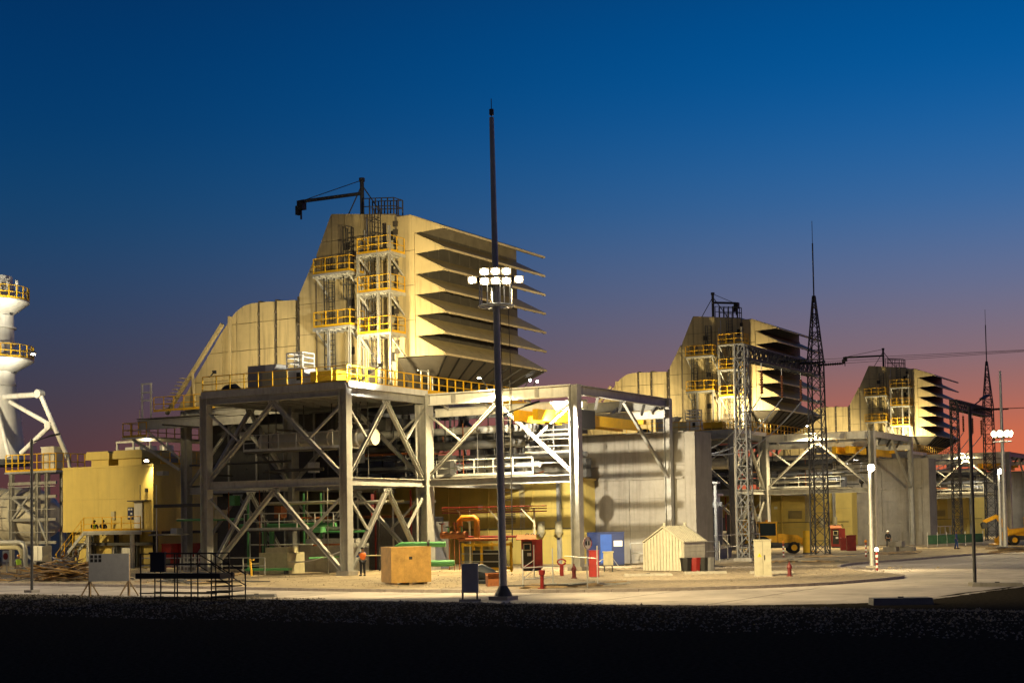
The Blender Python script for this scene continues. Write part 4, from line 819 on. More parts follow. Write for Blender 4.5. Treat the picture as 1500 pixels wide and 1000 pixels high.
# ------------------------------------------------------------------ near things along the road edge
sg = thing('site_board', 'dark grey blank site board on timber legs beside the scaffold stair', 'board', (52, 53, 0))
F = frame(51.9, 53.0, 0, -61); 
lb('board', (-.98, -.03, .72), (.98, .03, 2.05), 'grey_paint', sg, F)
for i in range(3):
    for j in range(2): lb('photo_patch', (-.9+i*.2, -.035, 1.84-j*.19), (-.76+i*.2, -.031, 1.99-j*.19), 'black', sg, F)
for s in (-1, 1):
    lbar('leg', (s*.95, .06, 0), (s*.95, .06, 2.0), .09, .09, 'plank', sg, F)
    for t in (-.45, .45): lbar('prop', (s*.95, .06, .75), (s*.95+t, .1, 0), .06, .06, 'plank', sg, F)
sc_ = thing('scaffold_stair', 'black scaffold stand with plank deck, hand rails and steps in silhouette', 'scaffold', (49.3, 45.5, 0))
F = frame(49.4, 45.45, 0, -84); W2 = 2.58
lb('deck', (-2.6, -.55, 1.0), (1.95, .55, 1.24), 'black', sc_, F)
for x in (-2.35, -1.25, -.35, .75, 1.7):
    for y in (-.5, .5): lbar('standard', (x, y, 0), (x, y, 2.12 if x < 1.8 else 1.3), .065, .065, 'black', sc_, F, 'tube6')
for y in (-.5, .5):
    for z in (.12, .35, 1.62, 2.1): lbar('ledger', (-2.4, y, z), (1.75, y, z), .05, .05, 'black', sc_, F, 'tube6')
    lbar('stair_rail', (.75, y, 2.1), (2.6, y, 1.15), .05, .05, 'black', sc_, F, 'tube6'); lbar('stair_rail', (.75, y, 1.6), (2.6, y, .65), .05, .05, 'black', sc_, F, 'tube6')
    lbar('standard', (2.55, y, 0), (2.55, y, 1.3), .06, .06, 'black', sc_, F, 'tube6')
for k in range(4): lb('step', (1.2+k*.3-.6*(k > 1), -.5, .86-k*.22), (2.3+k*.09, .5, .9-k*.22), 'black', sc_, F)
bx = lb('notice_box', (-1.75, -.6, 1.3), (-.95, -.5, 2.12), 'navy', sc_, F); lb('notice_hood', (-1.78, -.66, 2.1), (-.92, -.5, 2.18), 'navy', sc_, F)
gc = thing('grey_cabinet', 'grey steel cabinet on a low stand beside the mast foot', 'cabinet', (52.1, 32.6, 0))
F = frame(52.1, 32.55, 0, -59)
lb('body', (-.33, -.3, .36), (.33, .3, 1.56), 'grey_paint', gc, F); lb('side_panel', (.332, -.29, .37), (.36, .29, 1.55), 'white', gc, F)
for x in (-.3, .3):
    for y in (-.27, .27): lbar('leg', (x, y, .1), (x, y, .36), .05, .05, 'dark_steel', gc, F)
lb('plinth', (-.45, -.4, 0), (.45, .4, .1), 'concrete', gc, F)
for x, y, n_, lbx in ((54.0, 60.7, 8.0, 'left street lamp pole with a short arm, unlit, by the worker in yellow vest'),):
    sl = thing('street_lamp', lbx, 'street lamp', (x, y, 0)); bar('pole', (x, y, 0), (x, y, n_), .15, .15, 'dark_steel', sl, 'tube'); box('base', (x-.28, y-.28, 0), (x+.28, y+.28, .14), 'concrete', sl)
    bar('arm', (x, y, n_-.15), (x+.55, y-.95, n_+.2), .06, .06, 'dark_steel', sl, 'tube6'); bar('lamp_head', (x+.45, y-.8, n_+.15), (x+.75, y-1.3, n_+.27), .2, .08, 'dark_steel', sl)
sl = thing('street_lamp', 'slim dark unlit lamp pole on a slab at the right road corner', 'street lamp', (69, 15.9, 0))
bar('pole', (69, 15.9, 0), (69, 15.9, 8.2), .2, .16, 'dark_steel', sl, 'tube'); box('base', (68.75, 15.65, 0), (69.25, 16.15, .16), 'concrete', sl); bar('arm', (69, 15.9, 8.1), (70.6, 15.6, 8.7), .07, .07, 'dark_steel', sl, 'tube6'); bar('lamp_head', (70.3, 15.65, 8.6), (71.1, 15.5, 8.85), .2, .08, 'dark_steel', sl)
def slab(name, label, x, y, w, d, h, deg, m='concrete', cat='slab', z=0):
    t = thing(name, label, cat, (x, y, z)); F = frame(x, y, z, deg)
    b = lpart('slab', m, t, F, lambda b: b.prism([(-w/2, -d/2, 0), (w/2, -d/2, 0), (w/2-.04, -d/2+.03, h), (-w/2+.03, -d/2+.03, h)], (0, d, 0)))
    lb('lifting_lug', (-.1, -.03, h-.005), (.1, .03, h+.04), 'dark_steel', t, F); return t
slab('concrete_block', 'low dark concrete block on the gravel at the right road edge', 53.9, 15.1, 2.2, .8, .25, -60, 'board')
slab('concrete_slab', 'concrete slab at the foot of the slim lamp pole at right', 68.5, 14.8, 2.2, .7, .17, -76)
slab('concrete_slab', 'thin slab lying on the gravel beside the scaffold stand', 52.6, 44.4, 1.8, .6, .14, -60, 'board')
slab('concrete_slab', 'flat slab on the verge before the cream shed', 75.6, 35.4, 2.7, .8, .12, -60, z=G+.006)
slab('concrete_slab', 'pale slab on the verge left of the electrical cabinet', 78.6, 33.2, 2.4, .7, .14, -60, z=G+.006)
slab('concrete_slab', 'pale slab on the verge between cabinet and dark red hydrant', 79.6, 29.6, 2.4, .6, .14, -60, z=G+.006)

# crate, shed and things in the yard
ct = thing('plywood_crate', 'large yellow plywood crate standing before the green pipes', 'crate', (63.7, 43.4, G)); F = frame(63.7, 43.7, G, -38)
for i in range(3): lb('plank', (-1.08+i*.72, -.9, .12), (-.365+i*.72, -.86, 1.9), 'wood', ct, F)
lb('side_panel', (-1.08, -.855, .12), (-1.04, .9, 1.9), 'wood', ct, F); lb('side_panel', (1.04, -.855, .12), (1.08, .9, 1.9), 'wood', ct, F); lb('lid', (-1.1, -.91, 1.9), (1.1, .93, 1.95), 'wood', ct, F); lb('back_panel', (-1.035, .86, .12), (1.035, .9, 1.9), 'wood', ct, F)
for x in (-.8, 0, .8): lb('skid', (x-.09, -.8, 0), (x+.09, .85, .12), 'plank', ct, F)
lb('stamp', (-.12, -.905, 1.3), (.06, -.901, 1.45), 'black', ct, F)
sh = thing('cream_shed', 'small cream corrugated shed with pitched roof on the verge', 'shed', (83.5, 37.8, G)); F = frame(84.5, 37.7, G, -6)
# local x runs away from the road, gable faces local -x
sw, sd = 1.36, 1.35
lpart('wall', 'shed', sh, F, lambda b: b.prism([(-sd, -sw, 0), (-sd, sw, 0), (-sd, sw, 1.75), (-sd, 0, 2.62), (-sd, -sw, 1.75)], (2*sd, 0, 0)))
for i in range(13): y = -sw+.06+i*.22; zt = 2.6-abs(y+.05)*.61-.05; lb('sheet_rib', (-sd-.1, y, .02), (-sd-.002, y+.11, zt), 'shed', sh, F)
for s in (-1, 1): lpart('roof_sheet', 'shed', sh, F, lambda b: b.prism([(-sd-.15, 0, 2.74), (-sd-.15, s*(sw+.12), 1.78), (-sd-.15, s*(sw+.12), 1.72), (-sd-.15, 0, 2.66)], (2*sd+.3, 0, 0)))
for i in range(11): lpart('roof_rib', 'shed', sh, F, lambda b: b.prism([(-sd-.1+i*.26, 0, 2.78), (-sd-.1+i*.26, -sw-.12, 1.82), (-sd-.1+i*.26, -sw-.12, 1.77), (-sd-.1+i*.26, 0, 2.73)], (.07, 0, 0)))
for x in (-sd+.05, sd-.1): lb('ridge_vent', (x, -.07, 2.7), (x+.14, .07, 2.95), 'shed', sh, F)
for i in range(6): lb('side_plank', (-sd+.05, -sw-.03, .05+i*.28), (sd-.05, -sw-.002, .31+i*.28), 'shed', sh, F)
for k, (m, dx, nm) in enumerate((('black', 0, 'black'), ('red', .7, 'red'), ('black', 1.35, 'dark'), ('board', 1.8, 'grey'))):
    c = thing('waste_bin', f'{nm} bin in the row beside the cream shed' if nm != 'dark' else 'dark bin squeezed between red and grey bins by the shed', 'bin', (82.2+dx*.45, 35.9-dx*.5, G)); F2 = frame(82.3+dx*.5, 36.0-dx*.62, G, -55)
    lpart('body', m, c, F2, lambda b: (b.tube([(0, 0, 0), (0, 0, .75)], [.3, .38], 8))); lpart('rim', m, c, F2, lambda b: b.tube([(0, 0, .75), (0, 0, .82)], .41, 8))
ec = thing('electrical_cabinet', 'tall grey-green electrical cabinet with warning sign on the verge', 'cabinet', (75.4, 28.5, G)); F = frame(75.6, 28.6, G, -66)
lb('body', (-.44, -.3, .06), (.44, .3, 1.92), 'cab_grey', ec, F); lb('plinth', (-.48, -.34, 0), (.48, .34, .06), 'concrete', ec, F); lb('door_gap', (-.01, -.305, .12), (.005, -.3, 1.86), 'seam', ec, F); lb('top', (-.48, -.34, 1.92), (.48, .34, 1.98), 'cab_grey', ec, F); lb('handle', (.06, -.34, .9), (.1, -.3, 1.15), 'black', ec, F)
w_ = lpart('warning_sign', 'safety', ec, F, lambda b: b.prism([(-.3, -.306, 1.05), (-.06, -.306, 1.05), (-.18, -.306, 1.27)], (0, .004, 0))); lpart('bolt_mark', 'black', w_, F, lambda b: b.prism([(-.2, -.312, 1.09), (-.155, -.312, 1.14), (-.18, -.312, 1.15), (-.16, -.312, 1.22), (-.205, -.312, 1.15), (-.18, -.312, 1.14)], (0, .004, 0)))
def hydrant(x, y, label, m='maroon', s=1.):
    t = thing('fire_hydrant', label, 'hydrant', (x, y, G))
    part('barrel', m, t, lambda b: b.tube([(x, y, G+z*s) for z in (0, .06, .07, .42, .46, .56, .66, .72)], [.17*s, .17*s, .11*s, .11*s, .15*s, .13*s, .08*s, .02*s], 12), True)
    part('outlet', m, t, lambda b: b.tube([(x-.2*s, y-.12*s, G+.45*s), (x+.2*s, y+.12*s, G+.45*s)], .065*s, 8), True); part('nut', m, t, lambda b: b.tube([(x, y, G+.7*s), (x, y, G+.8*s)], .04*s, 5))
hydrant(75.6, 27.1, 'dark red hydrant on the verge right of the electrical cabinet'); hydrant(71.6, 38.0, 'dark red hydrant at the foot of the gantry column')
cp = thing('coiled_standpipe', 'red standpipe with a curled top beside the gantry column', 'standpipe', (75, 40.6, G))
part('pipe', 'red', cp, lambda b: b.tube([(75, 40.6, G), (75, 40.6, .75)], .12, 10), True); part('curl', 'red', cp, lambda b: b.tube([(75+.2*math.cos(a)*.5, 40.6-.22*math.cos(a), .92+.16*math.sin(a)) for a in [i*.55 for i in range(12)]], .05, 8), True)
rbp = thing('marker_post', 'short red marker post inside the pipe barrier', 'post', (60.3, 33.7, G)); part('post', 'red', rbp, lambda b: b.tube([(60.3, 33.7, G), (60.3, 33.7, .75), (60.3, 33.7, .78), (60.3, 33.7, 1.0)], [.09, .09, .14, .15], 12), True); box('foot', (60.15, 33.55, G), (60.45, 33.85, G+.04), 'red', rbp)
pb = thing('pipe_barrier', 'white scaffold pipe barrier at the road edge beside the mast', 'barrier', (62, 36, G))
pts = [(60.6, 34.9), (73.0, 41.3), (63.0, 34.6)]
for x, y in pts: bar('post', (x, y, G), (x, y, 1.95), .07, .07, 'galv', pb, 'tube6')
for a, b in ((0, 2), (0, 1)):
    for z in (.55, 1.08): bar('rail', (*pts[a], z), (*pts[b], z), .05, .05, 'galv', pb, 'tube6')
ws = thing('white_stake', 'thin white stake beside the dark red panel', 'stake', (66.4, 33.9, G)); bar('stake', (66.4, 33.9, G), (66.4, 33.9, 2.0), .07, .07, 'white', ws, 'tube6'); bar('crossbar', (66.4, 33.9, 1.35), (71.5, 38.5, 1.35), .05, .05, 'galv', ws, 'tube6')
ss = thing('speed_sign', 'round pale traffic sign on a thin post near the road', 'sign', (60.9, 31.6, G)); F = frame(60.9, 31.6, G, -15)
lbar('post', (0, .03, 0), (0, .03, 2.4), .06, .06, 'galv', ss, F, 'tube6'); lpart('disc', 'white', ss, F, lambda b: b.tube([(0, -.02, 2.1), (0, .0, 2.1)], .3, 24)); lpart('ring', 'red', ss, F, lambda b: [b.bar((.27*math.cos(i*math.pi/12), -.024, 2.1+.27*math.sin(i*math.pi/12)), (.27*math.cos((i+1)*math.pi/12), -.024, 2.1+.27*math.sin((i+1)*math.pi/12)), .06, .008) for i in range(24)])
for k in (-1, 1): lb('printed_mark', (k*.09-.05, -.027, 2.0), (k*.09+.05, -.022, 2.2), 'black', ss, F)
rp = thing('hose_cabinet', 'dark red upright hose cabinet near the road', 'cabinet', (73.4, 37.7, G)); F = frame(73.4, 37.7, G, -55); lb('body', (-.26, -.2, .03), (.26, .2, 1.46), 'red', rp, F); lb('handle', (.12, -.23, .7), (.16, -.2, .85), 'galv', rp, F); lb('top', (-.29, -.23, 1.46), (.29, .23, 1.5), 'red', rp, F)
bb = thing('beige_box', 'small beige junction box on legs before the blue container', 'box', (81.2, 40.7, G)); F = frame(81.2, 40.7, G, -60); lb('body', (-.29, -.2, .42), (.29, .2, 1.18), 'cream', bb, F); lb('lid', (-.33, -.24, 1.18), (.33, .24, 1.26), 'cream', bb, F)
for x in (-.24, .24): lbar('leg', (x, 0, 0), (x, 0, .42), .06, .06, 'dark_steel', bb, F)
for s in (-1, 1): lbar('cable', (s*.3, 0, .8), (s*.62, .1, .35 if s > 0 else .6), .05, .05, 'galv', bb, F, 'tube6')
bc = thing('blue_container', 'dark blue generator container with pale label by the firewall', 'container', (93.5, 47, G)); F = frame(92.6, 46.6, G, -62)
lb('body', (-1.28, -.7, .1), (1.28, .9, 2.28), 'blue', bc, F); lb('roof', (-1.3, -.72, 2.28), (1.3, .92, 2.36), 'blue', bc, F); lb('skid', (-1.25, -.65, 0), (1.25, .85, .1), 'black', bc, F)
for i in range(3): lb('door', (-1.2+i*.83, -.73, .2), (-.42+i*.83, -.702, 2.2), 'blue_lit' if i == 1 else 'blue', bc, F)  # brighter blue on the middle door stands in for a lit stripe
lb('label_plate', (.55, -.75, 1.35), (1.15, -.731, 1.75), 'white', bc, F)
guard([(96.2, 46.4, G), (97.0, 43.3, G), (101.2, 41.6, G)], None, 'galv', 1.5, 1.4, 'galvanised pipe railing before the nearest firewall', toe=False, t=.07)
sx = thing('scrap_bars', 'heap of dark steel bars and offcuts lying by the kerb', 'scrap heap', (60, 32, G))
for i in range(16):
    x = 59.6+random.uniform(0, 3.4); y = 36.2-(x-59.4)*1.0+random.uniform(-1.6, .3); a = random.uniform(-1.3, -.7); l_ = random.uniform(.6, 1.5)
    bar('bar', (x-l_*math.cos(a), y-l_*math.sin(a), G+.04+random.uniform(0, .15)), (x+l_*math.cos(a), y+l_*math.sin(a), G+.04+random.uniform(0, .2)), .07, .07, random.choice(['dark_steel', 'galv', 'plank']), sx)
bg_ = thing('dark_tarpaulin', 'dark tarpaulin bundle lying behind the grey cabinet', 'tarpaulin', (64.5, 39.3, G))
part('bundle', 'navy', bg_, lambda b: b.tube([(64.2, 40.3, .5), (64.3, 40.0, .7), (64.5, 39.6, .75), (64.7, 39.1, .55), (64.9, 38.6, .3)], [.1, .36, .42, .34, .08], 9), True); part('fold', 'navy', bg_, lambda b: b.tube([(64.3, 40.1, .25), (64.6, 39.5, .3), (64.8, 39, .2)], [.1, .3, .1], 8), True)
br_ = thing('brown_carton', 'brown open carton on the ground behind the mast', 'carton', (62.6, 37.6, G)); F = frame(62.6, 37.6, G, -50); lb('body', (-.45, -.35, 0), (.45, .35, .5), 'rust', br_, F)
for s in (-1, 1): lpart('flap', 'rust', br_, F, lambda b: b.prism([(-.45, s*.35, .5), (.45, s*.35, .5), (.45, s*.55, .62), (-.45, s*.55, .62)], (0, 0, .01)))

# pump skid, green pipes, red pipe rack, panels below the gantry
ps = thing('pump_skid', 'yellow framed pump skid with orange pipework below the gantry', 'pump skid', (80.5, 49.5, G))
for y in (47.6, 49.0, 50.4): 
    for x in (79.9, 81.2): bar('post', (x, y, G), (x, y, 2.0), .13, .13, 'safety', ps)
for z in (.35, 1.85):
    for x in (79.9, 81.2): bar('rail', (x, 47.5, z), (x, 50.5, z), .12, .16, 'safety', ps)
for z in (.8, 1.3): bar('guard_bar', (79.85, 47.5, z), (79.85, 50.5, z), .05, .05, 'galv', ps)
box('motor', (80.1, 47.9, G+.1), (81, 49.8, 1.5), 'black', ps); bar('header', (80.1, 47.2, 2.2), (80.1, 50.8, 2.2), .2, .2, 'rust', ps, 'tube'); bar('header', (81.2, 47.2, 2.35), (81.2, 50.8, 2.35), .16, .16, 'red', ps, 'tube')
part('pipework', 'orange', ps, lambda b: (b.tube([(80.5, 51, 2.2), (80.5, 51, 3.4), (80.5, 50.8, 3.55), (80.5, 49.9, 3.6), (80.5, 49.7, 3.4), (80.5, 49.7, 2.3)], .2, 10)), True)
part('pipework', 'rust', ps, lambda b: (b.tube([(80.2, 52.2, 2.5), (80.2, 50.3, 2.5)], .24, 10)), True)
for k in range(4): bar('valve_stem', (80.1, 50.6+k*.5, 2.4), (80.1, 50.6+k*.5, 3.0+.2*(k % 2)), .1, .1, 'rust' if k % 2 else 'green', ps, 'tube'); bar('hand_wheel', (80.1, 50.6+k*.5, 3.0+.2*(k % 2)), (80.1, 50.6+k*.5, 3.06+.2*(k % 2)), .4, .4, 'red' if k % 2 else 'dark_steel', ps, 'tube')
for k, z in enumerate((1.95, .75)):
    gp = thing('green_pipe', f'{["upper", "lower"][k]} light green water pipe behind the plywood crate', 'pipe', (78, 53, z))
    if k == 0: part('run', 'green', gp, lambda b: b.tube([(78.2, 50.6, 1.95), (77.2, 52.5, 1.95), (76.9, 53.1, 1.95), (76.8, 53.4, 1.8), (76.75, 53.5, 1.4), (76.75, 53.5, G)], .17, 12), True)
    else: part('run', 'green', gp, lambda b: b.tube([(78.6, 50.2, .75), (77.2, 52.6, .75)], .2, 12), True)
    part('flange', 'dark_steel', gp, lambda b: b.tube([(77.75, 51.5, z), (77.68, 51.63, z)], .3, 12), True)
vb = thing('black_valve', 'dark gate valve on the lower green pipe behind the crate', 'valve', (77.2, 51.5, G)); part('body', 'black', vb, lambda b: b.tube([(77.3, 51.9, z) for z in (G, .3, .5, 1.0, 1.15, 1.4)], [.3, .32, .2, .24, .12, .1], 10), True); bar('wheel', (77.3, 51.9, 1.4), (77.3, 51.9, 1.46), .5, .5, 'dark_steel', vb, 'tube')
rk = thing('red_pipe_rack', 'rack of thin rust red pipes in front of the yellow enclosure', 'pipe rack', (84, 50, 4.2))
for i in range(3): bar('pipe', (84.0, 46.5, 4.3-i*.17), (84.0, 54.6, 4.3-i*.17), .07, .07, 'red' if i != 1 else 'rust', rk, 'tube')
for y in (47.5, 50, 52.5): bar('post', (84.1, y, G), (84.1, y, 4.2), .09, .09, 'cream', rk); bar('bracket', (84.1, y, 3.2), (83.8, y+.8, 4.15), .07, .07, 'cream', rk)
for i in range(3): bar('dropper', (83.9, 53.2+i*.4, G), (83.9, 53.2+i*.4, 3.4), .07, .07, 'rust', rk, 'tube6')
def panelbox(x, y, deg, label, ox=0):
    c = thing('fire_alarm_cabinet', label, 'cabinet', (x, y, G)); F = frame(x, y, G, deg)
    lb('body', (-.68, -.35, .15), (.68, .35, 2.0), 'red', c, F); lb('plinth', (-.6, -.3, 0), (.6, .3, .15), 'dark_steel', c, F)
    lpart('canopy', 'rust', c, F, lambda b: b.prism([(-1.0, -.75, 1.98), (.3, -.75, 1.98), (.3, .1, 2.28), (-1.0, .1, 2.28)], (0, 0, .05)))
    lb('recess', (-.6, -.37, .4), (.02, -.352, 1.9), 'black', c, F); d = lb('display_frame', (-.55, -.4, 1.3), (-.05, -.371, 1.75), 'cream', c, F); lb('screen', (-.48, -.406, 1.36), (-.12, -.401, 1.69), 'glass', d, F); lb('label_plate', (-.3, -.4, .95), (-.05, -.372, 1.15), 'white', c, F)
    part_ = [lpart('cable_loop', 'dark_steel', c, F, lambda b: b.tube([(-.3+k*.35+.15*math.cos(a), 0, 2.1+.3*math.sin(a)) for a in [i*math.pi/8 for i in range(9)]], .03, 6), True) for k in range(3)]
panelbox(83.2, 47.2, -62, 'red fire panel with canopy and screen below the nearest gantry'); panelbox(147.5, 47.6, -62, 'red fire panel with canopy below the middle gantry')
for k, (x, y, h) in enumerate(((134.6, 42.2, 1.4), (137.2, 43.6, 1.1))):
    c = thing('red_box', f'{["tall", "low"][k]} red hose box in front of the middle unit', 'box', (x, y, G)); F = frame(x, y, G, -65); lb('body', (-.42, -.3, 0), (.42, .3, h), 'red', c, F); lb('lid', (-.46, -.34, h), (.46, .34, h+.06), 'red', c, F)
yp = thing('yellow_sheet', 'upright yellow sheet leaning by the backhoe loader', 'panel', (125.3, 43.3, G)); F = frame(125.3, 43.3, G, -64); lb('sheet', (-.3, -.05, 0), (.3, .05, 2.0), 'safety', yp, F); lb('foot', (-.35, -.3, 0), (.35, .3, .06), 'dark_steel', yp, F)
# green pipes and red risers inside the nearest frame
gr = thing('green_riser', 'pair of green vertical pipes inside the nearest steel frame', 'pipe', (80.5, 67, G))
for y in (66.6, 67.25): bar('riser', (80.6, y, G), (80.6, y, 3.2), .36, .36, 'green', gr, 'tube')
bar('header', (80.6, 61, 3.3), (80.6, 69.5, 3.3), .3, .3, 'green', gr, 'tube')
for y in (62.5, 64, 69): bar('branch', (80.9, y, G), (80.9, y, 5.5), .16, .16, 'green', gr, 'tube')
lt_ = thing('lattice_pallet', 'white plastic lattice pallets standing on edge by the frame', 'pallet', (80, 73.1, G)); F = frame(80, 73.2, G, -52)
for i in range(7): lb('slat', (-.8+i*.255, -.03, 0), (-.72+i*.255, .03, 1.35), 'white', lt_, F)
for z in (0, .32, .64, .96, 1.27): lb('rail', (-.8, -.06, z), (.81, -.031, z+.08), 'white', lt_, F)
# barrier tape and low clutter at the frame foot
tp_ = thing('barrier_tape', 'red and white barrier tape strung between frame columns', 'tape', (74, 58, 1)); part('tape', 'red_white', tp_, lambda b: b.tube([V((74.2, 55.9, 1.6)).lerp(V((77.5, 63.8, 1.0)), t)+V((0, 0, -.35*math.sin(math.pi*t))) for t in [i/12 for i in range(13)]], .035, 5)); bar('stake', (77.5, 63.8, G), (77.5, 63.8, 1.1), .06, .06, 'safety', tp_)
ys = thing('yellow_stake', 'short leaning yellow stake beside scrap in front of the frame', 'stake', (73, 62.0, G)); bar('stake', (73, 62, G), (73.1, 62.2, 1.2), .1, .1, 'safety', ys); bar('arm', (73.1, 62.2, 1.1), (73.0, 61.8, 1.15), .08, .08, 'safety', ys)
gt = thing('green_trough', 'low green steel trough on the ground inside the frame', 'trough', (76, 63, G)); F = frame(75.4, 62.6, G, 110); lb('bed', (-1.5, -.3, .25), (1.5, .3, .4), 'green', gt, F)
for x in (-1.2, 1.2): lb('foot', (x-.08, -.25, 0), (x+.08, .25, .25), 'dark_steel', gt, F)
guard([(74.9, 73.5, G), (74.9, 68, G), (74.9, 62.5, G)], None, 'galv', 1.1, 1.8, 'low galvanised pipe rail in front of the nearest steel frame', toe=False)
def timber(label, x, y, n, ln, sp, hgt, deg, mats=('plank', 'wood', 'plank', 'cloth_grey'), cat='timber pile', jit=34):
    t = thing('timber_pile', label, cat, (x, y, G))
    for i in range(n):
        a = R(deg+random.gauss(0, jit)); l_ = ln*random.uniform(.45, 1)/2; f = i/n
        cx = x+.0+random.gauss(0, sp)*math.cos(R(deg))+random.gauss(0, .45)*math.sin(R(deg)); cy = y+random.gauss(0, sp)*math.sin(R(deg))-random.gauss(0, .45)*math.cos(R(deg)); z = G+.05+hgt*f*math.exp(-((cx-x)**2+(cy-y)**2)/(2*(sp+.4)**2)); tl = random.uniform(-1, 1)*(.05+hgt*.22)
        bar('plank', (cx-l_*math.cos(a), cy-l_*math.sin(a), max(G+.03, z-tl)), (cx+l_*math.cos(a), cy+l_*math.sin(a), max(G+.03, z+tl)), random.uniform(.12, .25), .05, random.choice(mats), t)
timber('tangled heap of broken planks behind the left site board', 64.9, 70.4, 110, 3.4, 1.25, 1.35, 120)
timber('flat scatter of planks on the sand left of the board', 63.6, 74.5, 22, 2.6, 1.3, .12, 110)
timber('loose boards lying behind the scaffold stand', 63.5, 58.0, 26, 3.0, 2.0, .15, 112, ('plank', 'cloth_grey', 'dark_steel'))
timber('dark offcuts lying before the nearest steel frame', 72.4, 64.8, 16, 2.6, 1.0, .15, 105, ('board', 'plank', 'green'))
timber('stack of long boards at the right road edge', 125.5, 25.6, 24, 5.0, .8, .55, -55, ('plank', 'cloth_grey'), jit=5)
timber('low scatter of boards on the ground before the lattice tower', 100.5, 35.2, 22, 2.6, 1.6, .12, -50, ('plank', 'cloth_grey', 'concrete'))
timber('flat boards lying before the backhoe loader', 113.5, 38.2, 16, 3.0, 1.4, .12, -55, ('plank', 'concrete'))
timber('boards and rubble beside the concrete blocks at right', 121.0, 34.2, 14, 4.0, 1.3, .2, -45, ('plank', 'cloth_grey'))
for k, (x, y) in enumerate(((130.5, 37.3), (131.6, 36.1), (130.9, 36.9))):
    c = thing('rough_block', f'{["left", "right", "top"][k]} rough pale concrete block of the stack at right', 'block', (x, y, G)); z = G+(.45 if k == 2 else 0)
    box('block', (x-.5, y-.6, z), (x+.5, y+.6, z+.43), 'concrete', c); box('lug', (x-.1, y-.1, z+.43), (x+.1, y+.1, z+.46), 'dark_steel', c)
gm = thing('green_mesh_fence', 'green mesh screen fence in front of the farthest unit', 'fence', (155, 37, G))
for i in range(7):
    x = 148+i*2.0; y = 38.6-i*.45; bar('post', (x, y, G), (x, y, 1.6), .06, .06, 'galv', gm)
    if i < 6: bar('screen', (x, y, .85), (x+2, y-.45, .85), .03, .9, 'mesh_green', gm)

# ------------------------------------------------------------------ bollards
def bollard(x, y, label, lit):
    t = thing('striped_bollard', label, 'bollard', (x, y, G), 'striped bollards')
    for k in range(7): part('band', 'red' if k % 2 == 0 else 'white', t, lambda b: b.tube([(x, y, G+k*.15), (x, y, G+(k+1)*.15)], .075, 10), True)
    part('cap', 'dark_steel', t, lambda b: b.tube([(x, y, G+1.05), (x, y, G+1.1)], .1, 10), True)
    part('lamp_globe', 'lamp_dim' if lit else 'orange', t, lambda b: b.tube([(x, y, G+1.1), (x, y, G+1.15), (x, y, G+1.25), (x, y, G+1.33)], [.06, .12, .12, .03], 12), True)
    if lit: point(t, (x-.2, y-.2, G+1.35), 60, (1, .8, .45), .1)
bollard(84.5, 25.0, 'red and white striped bollard with a glowing lamp at the verge tip', True)
bollard(114.1, 34.6, 'unlit striped bollard behind the lit one, left of the lamp post', False)
bollard(112.8, 40.9, 'unlit striped bollard in front of the backhoe loader wheel', False)

